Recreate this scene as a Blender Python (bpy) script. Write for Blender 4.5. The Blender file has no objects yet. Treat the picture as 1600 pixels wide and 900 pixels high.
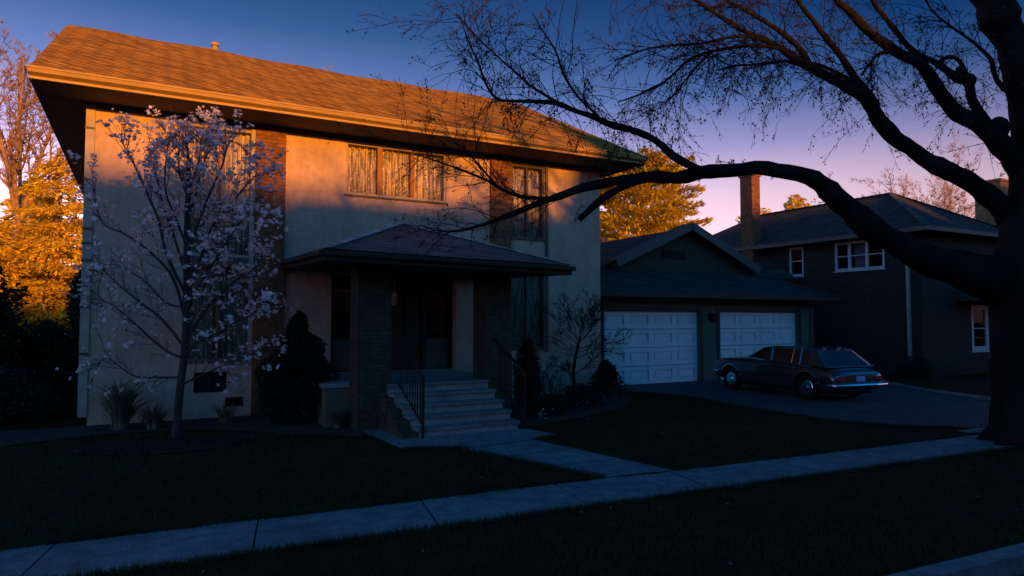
import bpy, bmesh, math, random
from mathutils import Vector, Matrix, noise
R = math.radians
sc = bpy.context.scene
C = sc.collection
random.seed(7)

# ------------------------------------------------------------------ camera
H = 1.8; F = 1060.0; AZ = R(61.3); PI = math.atan(50 / F)
cam = bpy.data.cameras.new('camera'); co = bpy.data.objects.new('camera', cam); C.objects.link(co)
co.location = (0, 0, H); co.rotation_euler = (R(90) + PI, 0, AZ - R(90))
cam.sensor_width = 36; cam.lens = F / 1600 * 36; cam.clip_end = 2000; cam.clip_start = 0.05
sc.camera = co
fw = Vector((math.cos(AZ) * math.cos(PI), math.sin(AZ) * math.cos(PI), math.sin(PI)))
rt = Vector((math.sin(AZ), -math.cos(AZ), 0)); upv = rt.cross(fw)
def at(x, y, d): return Vector((0, 0, H)) + (fw + rt * ((x - 800) / F) + upv * ((450 - y) / F)) * d

# ------------------------------------------------------------------ world, sun, exposure
SUN_AZ = R(-2); SUN_EL = R(7)
w = bpy.data.worlds.new("World"); sc.world = w; w.use_nodes = True
nt = w.node_tree; N = nt.nodes; L = nt.links
bg = N['Background']
sky = N.new('ShaderNodeTexSky'); sky.sky_type = 'NISHITA'; sky.sun_disc = False
sky.sun_elevation = SUN_EL; sky.sun_rotation = math.pi - SUN_AZ
sky.dust_density = 1.5; sky.ozone_density = 4
tc = N.new('ShaderNodeTexCoord'); sx = N.new('ShaderNodeSeparateXYZ'); L.new(tc.outputs['Generated'], sx.inputs[0])
rp = N.new('ShaderNodeValToRGB'); L.new(sx.outputs['Z'], rp.inputs[0])
e = rp.color_ramp.elements
stops = [(0.0, (1.9, 1.15, .90)), (.13, (1.55, 1.02, 1.18)), (.18, (1.15, .82, 1.08)), (.24, (.52, .46, .86)), (.31, (.15, .225, .53)),
         (.385, (.040, .105, .29)), (.46, (.008, .052, .18)), (.7, (.002, .035, .105)), (1.0, (.001, .030, .09))]
e[0].position = stops[0][0]; e[0].color = stops[0][1] + (1,)
e[1].position = 1.0; e[1].color = stops[-1][1] + (1,)
for p, c in stops[1:-1]:
    q = e.new(p); q.color = c + (1,)
dt = N.new('ShaderNodeVectorMath'); dt.operation = 'DOT_PRODUCT'; L.new(tc.outputs['Generated'], dt.inputs[0])
dt.inputs[1].default_value = (-.25, .97, 0)          # the brighter side of the dusk sky
mr = N.new('ShaderNodeMapRange'); L.new(dt.outputs['Value'], mr.inputs[0])
mr.inputs[1].default_value = .1; mr.inputs[2].default_value = 1; mr.inputs[3].default_value = .42; mr.inputs[4].default_value = 1.12
# the glow along the horizon only hugs the eastern side; the rest of the low sky is blue
rb = N.new('ShaderNodeValToRGB'); L.new(sx.outputs['Z'], rb.inputs[0]); eb = rb.color_ramp.elements
eb[0].position = 0; eb[0].color = (1.1, .52, .50, 1); eb[1].position = 1; eb[1].color = (.001, .030, .09, 1)
for p, c in ((.12, (1.05, .60, .90)), (.17, (.42, .48, .92)), (.22, (.02, .50, 1.05)), (.32, (.0, .42, 1.02)), (.5, (.0, .23, .70)), (.75, (.0, .040, .15))): q = eb.new(p); q.color = c + (1,)
d2 = N.new('ShaderNodeVectorMath'); d2.operation = 'DOT_PRODUCT'; L.new(tc.outputs['Generated'], d2.inputs[0]); d2.inputs[1].default_value = (.48, .877, 0)
m2 = N.new('ShaderNodeMapRange'); m2.interpolation_type = 'SMOOTHSTEP'; L.new(d2.outputs['Value'], m2.inputs[0]); m2.inputs[1].default_value = .1; m2.inputs[2].default_value = .6
vm = N.new('ShaderNodeVectorMath'); vm.operation = 'SCALE'; L.new(rp.outputs[0], vm.inputs[0]); L.new(mr.outputs[0], vm.inputs['Scale'])
# the upper right of the sky is a deeper blue
za = N.new('ShaderNodeMapRange'); za.interpolation_type = 'SMOOTHSTEP'; L.new(sx.outputs['Z'], za.inputs[0]); za.inputs[1].default_value = .2; za.inputs[2].default_value = .40
aa = N.new('ShaderNodeMapRange'); L.new(dt.outputs['Value'], aa.inputs[0]); aa.inputs[1].default_value = .85; aa.inputs[2].default_value = .25
zm = N.new('ShaderNodeMath'); zm.operation = 'MULTIPLY'; L.new(za.outputs[0], zm.inputs[0]); L.new(aa.outputs[0], zm.inputs[1])
tn = N.new('ShaderNodeMixRGB'); L.new(zm.outputs[0], tn.inputs[0]); tn.inputs[1].default_value = (1, 1, 1, 1); tn.inputs[2].default_value = (.10, .55, .85, 1)
vt = N.new('ShaderNodeVectorMath'); vt.operation = 'MULTIPLY'; L.new(vm.outputs[0], vt.inputs[0]); L.new(tn.outputs[0], vt.inputs[1])
mxs = N.new('ShaderNodeMixRGB'); L.new(m2.outputs[0], mxs.inputs[0]); L.new(rb.outputs[0], mxs.inputs[1]); L.new(vt.outputs[0], mxs.inputs[2])
sk = N.new('ShaderNodeVectorMath'); sk.operation = 'SCALE'; L.new(sky.outputs[0], sk.inputs[0]); sk.inputs['Scale'].default_value = .006
ad = N.new('ShaderNodeVectorMath'); ad.operation = 'ADD'; L.new(mxs.outputs[0], ad.inputs[0]); L.new(sk.outputs[0], ad.inputs[1])
L.new(ad.outputs[0], bg.inputs[0]); bg.inputs[1].default_value = .80
sl = bpy.data.lights.new('sun', 'SUN'); so = bpy.data.objects.new('sun', sl); C.objects.link(so)
sl.energy = 5; sl.angle = R(1.4); sl.color = (1, .33, .016)
sd = Vector((-math.sin(SUN_AZ) * math.cos(SUN_EL), math.cos(SUN_AZ) * math.cos(SUN_EL), -math.sin(SUN_EL)))
so.rotation_euler = sd.to_track_quat('-Z', 'Y').to_euler(); so.location = (5, -20, 12)
sc.view_settings.view_transform = 'Standard'; sc.view_settings.look = 'None'
sc.view_settings.exposure = .35; sc.view_settings.gamma = 1; sc.view_settings.use_curve_mapping = False
sc.render.engine = 'CYCLES'

# ------------------------------------------------------------------ helpers
class MB:
    def __init__(s): s.v = []; s.f = []
    def poly(s, pts):
        b = len(s.v); s.v += [tuple(p) for p in pts]; s.f.append(tuple(range(b, b + len(pts)))); return s
    def box(s, x0, x1, y0, y1, z0, z1):
        b = len(s.v)
        s.v += [(x, y, z) for z in (z0, z1) for x, y in ((x0, y0), (x1, y0), (x1, y1), (x0, y1))]
        for q in ((0, 3, 2, 1), (4, 5, 6, 7), (0, 1, 5, 4), (1, 2, 6, 5), (2, 3, 7, 6), (3, 0, 4, 7)): s.f.append(tuple(b + i for i in q))
        return s
    def bar(s, a, c, wd, ht=None):
        """rectangular bar from a to c"""
        a = Vector(a); c = Vector(c); ht = ht or wd; d = (c - a).normalized()
        u = d.cross(Vector((0, 0, 1)));
        if u.length < 1e-3: u = Vector((1, 0, 0))
        u.normalize(); n = u.cross(d); b = len(s.v)
        for p in (a, c):
            for i, j in ((-1, -1), (1, -1), (1, 1), (-1, 1)): s.v.append(tuple(p + u * (i * wd / 2) + n * (j * ht / 2)))
        for q in ((0, 3, 2, 1), (4, 5, 6, 7), (0, 1, 5, 4), (1, 2, 6, 5), (2, 3, 7, 6), (3, 0, 4, 7)): s.f.append(tuple(b + i for i in q))
        return s
    def tube(s, pts, rad, n=6, cap=True):
        pts = [Vector(p) for p in pts]; b = len(s.v); u = None; m = len(pts)
        for i, p in enumerate(pts):
            d = (pts[min(i + 1, m - 1)] - pts[max(i - 1, 0)])
            if d.length < 1e-6: d = Vector((0, 0, 1))
            d.normalize()
            if u is None:
                u = d.orthogonal().normalized()
            else:
                u = (u - d * u.dot(d))
                u = u.normalized() if u.length > 1e-4 else d.orthogonal().normalized()
            v = d.cross(u); r = rad[i] if isinstance(rad, (list, tuple)) else rad
            for k in range(n):
                t = 2 * math.pi * k / n
                s.v.append(tuple(p + (u * math.cos(t) + v * math.sin(t)) * r))
        for i in range(m - 1):
            for k in range(n):
                k2 = (k + 1) % n
                s.f.append((b + i * n + k, b + i * n + k2, b + (i + 1) * n + k2, b + (i + 1) * n + k))
        if cap:
            s.f.append(tuple(b + k for k in reversed(range(n)))); s.f.append(tuple(b + (m - 1) * n + k for k in range(n)))
        return s
    def build(s, name, mat, parent=None, smooth=False):
        me = bpy.data.meshes.new(name); me.from_pydata(s.v, [], s.f); me.update()
        if smooth: me.polygons.foreach_set('use_smooth', [True] * len(me.polygons))
        o = bpy.data.objects.new(name, me); C.objects.link(o)
        if mat: me.materials.append(mat)
        if parent:
            o.parent = parent
            base = root_loc(parent)
            if base.length > 0: me.transform(Matrix.Translation(-base))
        return o
def root_loc(o):
    v = Vector((0, 0, 0))
    while o: v += Vector(o.location); o = o.parent
    return v
def empty(name, loc=(0, 0, 0)):
    o = bpy.data.objects.new(name, None); C.objects.link(o); o.location = loc; o.empty_display_size = .3; return o
def tag(o, label=None, cat=None, group=None, kind=None):
    if label: o['label'] = label
    if cat: o['category'] = cat
    if group: o['group'] = group
    if kind: o['kind'] = kind
    return o
def struct(o): o['kind'] = 'structure'; return o
def copy_tree(o, parent=None):
    c = o.copy(); C.objects.link(c); c.parent = parent
    for ch in list(o.children): copy_tree(ch, c)
    return c

# ------------------------------------------------------------------ materials
def mat(name, col, rough=.85, noise_amt=.25, nscale=3.0, bump=0, bscale=40, metal=0, spec=.3, stretch=None, col2=None, coat=0):
    m = bpy.data.materials.new(name); m.use_nodes = True; n = m.node_tree.nodes; l = m.node_tree.links
    b = n['Principled BSDF']; b.inputs['Roughness'].default_value = rough; b.inputs['Metallic'].default_value = metal
    b.inputs['Specular IOR Level'].default_value = spec; b.inputs['Coat Weight'].default_value = coat
    t = n.new('ShaderNodeTexCoord'); mp = n.new('ShaderNodeMapping'); l.new(t.outputs['Object'], mp.inputs[0])
    if stretch: mp.inputs['Scale'].default_value = stretch
    ns = n.new('ShaderNodeTexNoise'); ns.inputs['Scale'].default_value = nscale; ns.inputs['Detail'].default_value = 6; l.new(mp.outputs[0], ns.inputs['Vector'])
    cr = n.new('ShaderNodeValToRGB'); l.new(ns.outputs[0], cr.inputs[0])
    c2 = col2 or tuple(min(1, c * (1 + noise_amt)) for c in col)
    cr.color_ramp.elements[0].position = .3; cr.color_ramp.elements[1].position = .7
    cr.color_ramp.elements[0].color = tuple(c * (1 - noise_amt) for c in col) + (1,); cr.color_ramp.elements[1].color = tuple(c2) + (1,)
    l.new(cr.outputs[0], b.inputs['Base Color'])
    if bump:
        n2 = n.new('ShaderNodeTexNoise'); n2.inputs['Scale'].default_value = bscale; n2.inputs['Detail'].default_value = 8; l.new(mp.outputs[0], n2.inputs['Vector'])
        bp = n.new('ShaderNodeBump'); bp.inputs['Strength'].default_value = bump; bp.inputs['Distance'].default_value = .02
        l.new(n2.outputs[0], bp.inputs['Height']); l.new(bp.outputs[0], b.inputs['Normal'])
    return m
def brickmat(name, c1, c2, mortar, bw, bh, msize, rough=.9, offset=.5, bump=.6, streak=.3, nscale=8):
    """courses: horizontal position x+y, rows along z"""
    m = bpy.data.materials.new(name); m.use_nodes = True; n = m.node_tree.nodes; l = m.node_tree.links
    b = n['Principled BSDF']; b.inputs['Roughness'].default_value = rough; b.inputs['Specular IOR Level'].default_value = .2
    t = n.new('ShaderNodeTexCoord'); s = n.new('ShaderNodeSeparateXYZ'); l.new(t.outputs['Object'], s.inputs[0])
    a = n.new('ShaderNodeMath'); a.operation = 'ADD'; l.new(s.outputs[0], a.inputs[0]); l.new(s.outputs[1], a.inputs[1])
    c = n.new('ShaderNodeCombineXYZ'); l.new(a.outputs[0], c.inputs[0]); l.new(s.outputs[2], c.inputs[1])
    # a little wander so that courses are not ruler straight
    ns = n.new('ShaderNodeTexNoise'); ns.inputs['Scale'].default_value = 2.5; l.new(t.outputs['Object'], ns.inputs['Vector'])
    mx = n.new('ShaderNodeVectorMath'); mx.operation = 'MULTIPLY_ADD'; l.new(ns.outputs[1], mx.inputs[0]); mx.inputs[1].default_value = (bh * .3,) * 3; l.new(c.outputs[0], mx.inputs[2])
    br = n.new('ShaderNodeTexBrick'); l.new(mx.outputs[0], br.inputs['Vector'])
    br.inputs['Color1'].default_value = c1 + (1,); br.inputs['Color2'].default_value = c2 + (1,); br.inputs['Mortar'].default_value = mortar + (1,)
    br.inputs['Scale'].default_value = 1; br.inputs['Mortar Size'].default_value = msize; br.inputs['Brick Width'].default_value = bw; br.inputs['Row Height'].default_value = bh
    br.inputs['Bias'].default_value = -.1; br.offset = offset
    n3 = n.new('ShaderNodeTexNoise'); n3.inputs['Scale'].default_value = nscale; n3.inputs['Detail'].default_value = 5; l.new(c.outputs[0], n3.inputs['Vector'])
    mr = n.new('ShaderNodeMapRange'); l.new(n3.outputs[0], mr.inputs[0]); mr.inputs[1].default_value = .3; mr.inputs[2].default_value = .7; mr.inputs[3].default_value = 1 - streak; mr.inputs[4].default_value = 1 + streak
    ml = n.new('ShaderNodeVectorMath'); ml.operation = 'SCALE'; l.new(br.outputs[0], ml.inputs[0]); l.new(mr.outputs[0], ml.inputs['Scale'])
    l.new(ml.outputs[0], b.inputs['Base Color'])
    bp = n.new('ShaderNodeBump'); bp.inputs['Strength'].default_value = bump; bp.inputs['Distance'].default_value = .012
    iv = n.new('ShaderNodeMath'); iv.operation = 'SUBTRACT'; iv.inputs[0].default_value = 1; l.new(br.outputs['Fac'], iv.inputs[1])
    l.new(iv.outputs[0], bp.inputs['Height']); l.new(bp.outputs[0], b.inputs['Normal'])
    return m
def glassmat(name, tint=(.85, .88, .9), wob=.12, wscale=4.0, ior=1.45):
    m = bpy.data.materials.new(name); m.use_nodes = True; n = m.node_tree.nodes; l = m.node_tree.links
    n.remove(n['Principled BSDF']); o = n['Material Output']
    tr = n.new('ShaderNodeBsdfTransparent'); tr.inputs[0].default_value = tint + (1,)
    gl = n.new('ShaderNodeBsdfGlossy'); gl.inputs['Roughness'].default_value = .03
    fr = n.new('ShaderNodeFresnel'); fr.inputs[0].default_value = ior
    t = n.new('ShaderNodeTexCoord'); ns = n.new('ShaderNodeTexNoise'); ns.inputs['Scale'].default_value = wscale; l.new(t.outputs['Object'], ns.inputs['Vector'])
    bp = n.new('ShaderNodeBump'); bp.inputs['Strength'].default_value = wob; bp.inputs['Distance'].default_value = .05; l.new(ns.outputs[0], bp.inputs['Height'])
    l.new(bp.outputs[0], gl.inputs['Normal']); l.new(bp.outputs[0], fr.inputs['Normal'])
    mx = n.new('ShaderNodeMixShader'); l.new(fr.outputs[0], mx.inputs[0]); l.new(tr.outputs[0], mx.inputs[1]); l.new(gl.outputs[0], mx.inputs[2]); l.new(mx.outputs[0], o.inputs[0])
    return m
def leafmat(name, c1, c2, trans=.3, scale=1.2, rough=.7):
    m = mat(name, c1, rough, .35, scale, col2=c2); n = m.node_tree.nodes; l = m.node_tree.links
    b = n['Principled BSDF']; td = n.new('ShaderNodeBsdfTranslucent')
    cr = [x for x in n if x.type == 'VALTORGB'][0]; l.new(cr.outputs[0], td.inputs[0])
    mx = n.new('ShaderNodeMixShader'); mx.inputs[0].default_value = trans; l.new(b.outputs[0], mx.inputs[1]); l.new(td.outputs[0], mx.inputs[2]); l.new(mx.outputs[0], n['Material Output'].inputs[0])
    return m
def glint_clothmat(name):
    """curtain: pale cloth, vertical window streaks and glints painted into its colour"""
    m = mat(name, (.42, .36, .30), .6, .1, 2, bump=.5, bscale=45, spec=.5); n = m.node_tree.nodes; l = m.node_tree.links
    t = n.new('ShaderNodeTexCoord'); mp = n.new('ShaderNodeMapping'); mp.inputs['Scale'].default_value = (1, 1, .09); l.new(t.outputs['Object'], mp.inputs[0])
    n1 = n.new('ShaderNodeTexNoise'); n1.inputs['Scale'].default_value = 30; n1.inputs['Detail'].default_value = 4; l.new(mp.outputs[0], n1.inputs['Vector'])
    cr = n.new('ShaderNodeValToRGB'); l.new(n1.outputs[0], cr.inputs[0]); ee = cr.color_ramp.elements
    ee[0].position = .36; ee[0].color = (.13, .10, .08, 1); ee[1].position = .66; ee[1].color = (.78, .60, .40, 1)
    mp2 = n.new('ShaderNodeMapping'); mp2.inputs['Scale'].default_value = (1, 1, .55); l.new(t.outputs['Object'], mp2.inputs[0])
    vo = n.new('ShaderNodeTexVoronoi'); vo.inputs['Scale'].default_value = 24; l.new(mp2.outputs[0], vo.inputs['Vector'])
    c2 = n.new('ShaderNodeValToRGB'); l.new(vo.outputs['Distance'], c2.inputs[0]); e2 = c2.color_ramp.elements
    e2[0].position = .14; e2[0].color = (1, 1, 1, 1); e2[1].position = .34; e2[1].color = (0, 0, 0, 1)
    mx = n.new('ShaderNodeMixRGB'); mx.inputs[2].default_value = (.95, .9, .85, 1); l.new(c2.outputs[0], mx.inputs[0]); l.new(cr.outputs[0], mx.inputs[1])  # pale spots are window glints painted onto the cloth
    l.new(mx.outputs[0], n['Principled BSDF'].inputs['Base Color'])
    return m
M = {}
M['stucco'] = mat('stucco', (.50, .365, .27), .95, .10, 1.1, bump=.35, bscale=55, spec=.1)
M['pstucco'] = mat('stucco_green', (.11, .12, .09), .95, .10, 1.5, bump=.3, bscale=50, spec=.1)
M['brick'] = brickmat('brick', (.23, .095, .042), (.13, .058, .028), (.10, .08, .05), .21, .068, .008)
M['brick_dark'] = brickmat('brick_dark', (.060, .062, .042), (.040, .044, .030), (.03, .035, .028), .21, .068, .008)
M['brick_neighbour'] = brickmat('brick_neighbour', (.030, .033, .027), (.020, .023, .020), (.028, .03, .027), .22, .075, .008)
M['chimney_brick'] = brickmat('chimney_brick', (.34, .16, .07), (.25, .11, .05), (.2, .15, .1), .22, .075, .008)
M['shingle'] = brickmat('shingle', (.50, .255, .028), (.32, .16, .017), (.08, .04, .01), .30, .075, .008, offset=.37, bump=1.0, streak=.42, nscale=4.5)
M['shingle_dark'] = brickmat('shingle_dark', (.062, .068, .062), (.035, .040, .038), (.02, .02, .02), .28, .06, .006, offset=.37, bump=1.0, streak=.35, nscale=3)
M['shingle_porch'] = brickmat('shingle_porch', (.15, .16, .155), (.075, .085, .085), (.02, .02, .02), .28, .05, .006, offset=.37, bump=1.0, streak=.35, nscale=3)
M['ridge_cap'] = mat('ridge_cap', (.33, .35, .36), .8, .5, 6)
M['gutter'] = mat('gutter_paint', (.38, .25, .07), .5, .12, 3)
M['soffit'] = mat('soffit_paint', (.10, .075, .05), .8, .15, 3)
M['dkwood'] = mat('dark_wood', (.028, .024, .018), .6, .3, 8, stretch=(1, 1, .1))
M['redwood'] = mat('stained_wood', (.24, .11, .045), .6, .2, 8, stretch=(1, 1, .1))
M['frame'] = mat('window_frame_paint', (.36, .31, .25), .6, .15, 5)
M['frame_dark'] = mat('window_frame_dark', (.10, .085, .07), .6, .2, 5)
M['window_white'] = mat('window_white_paint', (.42, .43, .44), .6, .08, 3)
M['white'] = mat('white_paint', (.72, .72, .70), .55, .06, 3)
M['garage_door'] = mat('garage_door_paint', (.70, .70, .70), .6, .05, 1.5, bump=.05, bscale=60)
M['glass'] = glassmat('window_glass')
M['glass2'] = glassmat('window_glass_plain', (.5, .52, .55), .05, 2, 1.10)
M['glint_cloth'] = glint_clothmat('curtain_glint_cloth')
M['curtain'] = mat('curtain_plain', (.42, .42, .42), .9, .15, 3)
M['interior'] = mat('unlit_interior', (.02, .018, .016), .95, .1, 3)  # near-black colour stands for unlit depth behind openings
M['concrete'] = mat('concrete', (.20, .205, .21), .9, .22, 1.3, bump=.3, bscale=30)
M['step'] = mat('step_concrete', (.27, .26, .25), .9, .16, 2.5, bump=.3, bscale=35)
M['asphalt'] = mat('asphalt', (.065, .065, .07), .85, .2, 2.2, bump=.5, bscale=60)
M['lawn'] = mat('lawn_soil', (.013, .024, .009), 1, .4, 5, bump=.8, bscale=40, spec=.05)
M['grass'] = leafmat('grass_blade', (.012, .034, .007), (.045, .060, .016), .2, 1.3)
M['mulch'] = mat('mulch', (.06, .055, .05), 1, .5, 14, bump=1, bscale=50, spec=.05)
M['iron'] = mat('wrought_iron', (.012, .012, .014), .5, .2, 5)
M['bark'] = mat('bark', (.014, .012, .011), .95, .4, 6, bump=1.0, bscale=18, stretch=(1, 1, .25), spec=.08)
M['bark_mag'] = mat('magnolia_bark', (.05, .045, .042), .9, .3, 8, bump=.6, bscale=30, stretch=(1, 1, .4), spec=.1)
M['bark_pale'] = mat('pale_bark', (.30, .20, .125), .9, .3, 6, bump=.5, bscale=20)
M['litter'] = mat('leaf_litter', (.12, .10, .08), .9, .5, 12)
M['gable_board'] = mat('gable_board', (.042, .045, .034), .9, .2, 5)
M['bud'] = mat('bud', (.05, .028, .018), .8, .3, 6)
M['petal'] = leafmat('petal', (.90, .72, .76), (.97, .92, .92), .35, 14, .6)
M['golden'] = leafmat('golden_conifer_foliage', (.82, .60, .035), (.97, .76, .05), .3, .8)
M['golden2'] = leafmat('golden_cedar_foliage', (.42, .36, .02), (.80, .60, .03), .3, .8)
M['dkleaf'] = leafmat('dark_evergreen_foliage', (.010, .016, .008), (.022, .032, .015), .15, 2)
M['irisleaf'] = leafmat('strap_leaf', (.09, .12, .07), (.17, .20, .12), .2, 5)
M['shrubleaf'] = leafmat('grey_green_foliage', (.07, .09, .06), (.13, .15, .10), .2, 5)
M['car'] = mat('car_paint', (.018, .030, .029), .22, .03, 2, spec=.7, coat=1.0)
M['chrome'] = mat('chrome', (.75, .77, .8), .12, .02, 2, metal=1)
M['rubber'] = mat('tyre_rubber', (.012, .012, .012), .8, .1, 5)
M['carglass'] = mat('car_glass', (.006, .007, .008), .05, .1, 2, spec=.8)
M['redlens'] = mat('red_lens', (.55, .03, .03), .25, .05, 5, spec=.5)
M['plate'] = mat('number_plate', (.30, .40, .75), .5, .1, 5)
M['darkmetal'] = mat('dark_metal', (.03, .03, .03), .5, .1, 5, metal=.6)

def weather(m, amt, scale, stretch):
    n = m.node_tree.nodes; l = m.node_tree.links; b = n['Principled BSDF']; src = b.inputs['Base Color'].links[0].from_socket
    t = n.new('ShaderNodeTexCoord'); mp = n.new('ShaderNodeMapping'); mp.inputs['Scale'].default_value = stretch; l.new(t.outputs['Object'], mp.inputs[0])
    ns = n.new('ShaderNodeTexNoise'); ns.inputs['Scale'].default_value = scale; ns.inputs['Detail'].default_value = 9; ns.inputs['Roughness'].default_value = .65; l.new(mp.outputs[0], ns.inputs['Vector'])
    mr = n.new('ShaderNodeMapRange'); l.new(ns.outputs[0], mr.inputs[0]); mr.inputs[1].default_value = .38; mr.inputs[2].default_value = .62; mr.inputs[3].default_value = 1 - amt; mr.inputs[4].default_value = 1 + amt * .5
    ml = n.new('ShaderNodeVectorMath'); ml.operation = 'SCALE'; l.new(src, ml.inputs[0]); l.new(mr.outputs[0], ml.inputs['Scale']); l.new(ml.outputs[0], b.inputs['Base Color'])
weather(M['stucco'], .13, 3.2, (1, 1, .22)); weather(M['stucco'], .10, 9, (1, 1, 1)); weather(M['concrete'], .30, 5, (1, 1, 1)); weather(M['concrete'], .22, 38, (1, 1, 1)); weather(M['step'], .25, 6, (1, 1, 1))
weather(M['shingle'], .25, 7, (.5, .5, 3)); weather(M['asphalt'], .3, 4, (1, 1, 1)); weather(M['garage_door'], .10, 2.5, (1, 1, .5))
# ------------------------------------------------------------------ setting: ground, road, paths
def sheet(name, pts, z, m, thick=0):
    b = MB(); top = [(x, y, z) for x, y in pts]; b.poly(top)
    if thick:
        n = len(pts)
        for i in range(n):
            a = pts[i]; c = pts[(i + 1) % n]
            b.poly([(a[0], a[1], z - thick), (c[0], c[1], z - thick), (c[0], c[1], z), (a[0], a[1], z)])
    return struct(b.build(name, m))
KX = lambda x: 2.84 - (x - 4.94) * .06           # kerb line (outer edge) as y(x)
KS = -.06
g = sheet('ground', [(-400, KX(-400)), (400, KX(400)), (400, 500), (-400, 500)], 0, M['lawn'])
sheet('far_ground', [(-400, -500), (400, -500), (400, KX(400) - 12), (-400, KX(-400) - 12)], -.0, M['lawn'])
sheet('street', [(-400, KX(-400) - 12), (400, KX(400) - 12), (400, KX(400)), (-400, KX(-400))], -.13, M['asphalt'])
kb = MB()
for i in range(-20, 30):
    x0 = i * 2.4; x1 = x0 + 2.39
    kb.poly([(x0, KX(x0) - .03, .012), (x1, KX(x1) - .03, .012), (x1, KX(x1) + .13, .012), (x0, KX(x0) + .13, .012)])
    kb.poly([(x0, KX(x0) - .03, -.128), (x1, KX(x1) - .03, -.128), (x1, KX(x1) - .03, .012), (x0, KX(x0) - .03, .012)])
    kb.poly([(x0, KX(x0) - 12, .012), (x1, KX(x1) - 12, .012), (x1, KX(x1) - 11.85, .012), (x0, KX(x0) - 11.85, .012)])
    kb.poly([(x0, KX(x0) - 11.85, -.128), (x1, KX(x1) - 11.85, -.128), (x1, KX(x1) - 11.85, .012), (x0, KX(x0) - 11.85, .012)][::-1])
struct(kb.build('kerb', M['concrete']))
# sidewalk: slabs with joints
SU = lambda x: 6.56 - .052 * x - (.06 if x > 5 else 0)   # upper edge
SLo = lambda x: 5.64 - .056 * x
rs = random.Random(3)
sw = MB()
def slab(p, z, rnd=rs, n=8, j=.035):
    """slab with slightly ragged grassy edges"""
    (a, b_, c, d) = [Vector((q[0], q[1], 0)) for q in p]
    def edge(u, v):
        return [u.lerp(v, i / n) + Vector((0, rnd.uniform(-j, j), 0)) * (0 if i in (0, n) else 1) for i in range(n)]
    pts = edge(a, b_) + [b_] + edge(c, d) + [d]
    sw.poly([(q.x, q.y, z) for q in pts])
xs = -22.0
joints = [-20.4 + i * 1.52 for i in range(32)]
for i in range(len(joints) - 1):
    x0 = joints[i] + .006; x1 = joints[i + 1] - .006
    wdn = .0
    skew = .09
    up_ = .0 if x0 < 11 else .35
    slab([(x0 - skew, SLo(x0)), (x1 - skew, SLo(x1)), (x1 + skew, SU(x1) + up_), (x0 + skew, SU(x0) + up_)], .012 + rs.uniform(-.004, .004))
struct(sw.build('sidewalk', M['concrete']))
# walk from the steps to the sidewalk, landing in front of the steps
sw = MB()
wl = [(3.98, 9.15), (4.62, 6.335)]; wr = [(5.16, 8.80), (5.60, 6.235)]
land = [(3.18, 10.36), (3.25, 9.02), (3.75, 8.75), (5.82, 8.87), (5.62, 9.80), (5.5, 9.9), (5.5, 10.9), (3.2, 10.9)]
sw.poly([(x, y, .010) for x, y in land])
for i in range(3):
    t0 = i / 3 + .004; t1 = (i + 1) / 3 - .004
    P = lambda e_, t: (e_[0][0] + (e_[1][0] - e_[0][0]) * t, e_[0][1] + (e_[1][1] - e_[0][1]) * t)
    a = [(3.95, 8.72), (4.66, 6.345)]; b_ = [(5.24, 8.80), (5.62, 6.235)]
    sw.poly([(*P(a, t0), .0135), (*P(b_, t0), .0135), (*P(b_, t1), .0135), (*P(a, t1), .0135)][::-1])
struct(sw.build('front_walk', M['concrete']))
sheet('driveway', [(10.62, 14.9), (10.9, 13.2), (11.2, 12.3), (11.15, 11.2), (10.85, 9.3), (10.85, 7.7), (11.3, 6.9), (12.0, 6.32), (18.5, 5.95), (16.5, 7.4), (16.9, 8.6), (17.4, 10.1), (18.3, 11.6), (19.2, 12.6), (19.9, 14.9)], .006, M['asphalt'])
sheet('driveway_apron', [(11.2, 5.05), (19.5, 4.6), (20.5, KX(20.5) + .14), (10.6, KX(10.6) + .14)], .007, M['concrete'])
b = MB()
for q0, q1 in (((16.45, 7.4), (16.85, 8.6)), ((16.85, 8.6), (17.35, 10.1)), ((17.35, 10.1), (18.25, 11.6)), ((18.25, 11.6), (19.2, 12.6)), ((19.2, 12.6), (20.0, 14.9))):
    b.bar((q0[0] + .08, q0[1], .03), (q1[0] + .08, q1[1], .03), .12, .07)
struct(b.build('driveway_edging', M['concrete']))
# planting beds
sheet('planting_bed', [(-2.6, 11.7), (-1.28, 12.15), (-.6, 12.45), (.5, 12.42), (1.1, 12.1), (1.67, 11.57), (2.31, 10.85), (3.16, 10.3), (3.2, 13.6), (-3, 13.6)], .014, M['mulch'])
sheet('planting_bed', [(5.55, 10.0), (6.0, 10.05), (6.4, 10.2), (7.33, 10.45), (8.3, 10.9), (8.95, 11.35), (9.7, 12.1), (10.2, 12.8), (10.75, 13.9), (10.6, 14.85), (10.05, 14.85), (10.05, 13.65), (5.55, 13.65)], .014, M['mulch'])
b = MB()
pts = [(.42 + 1.15 * math.cos(t) * (1 + .12 * math.sin(3 * t)), 10.95 + .62 * math.sin(t), .016) for t in [i * math.pi / 12 for i in range(24)]]
b.poly(pts); struct(b.build('tree_mulch_ring', M['mulch']))

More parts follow.
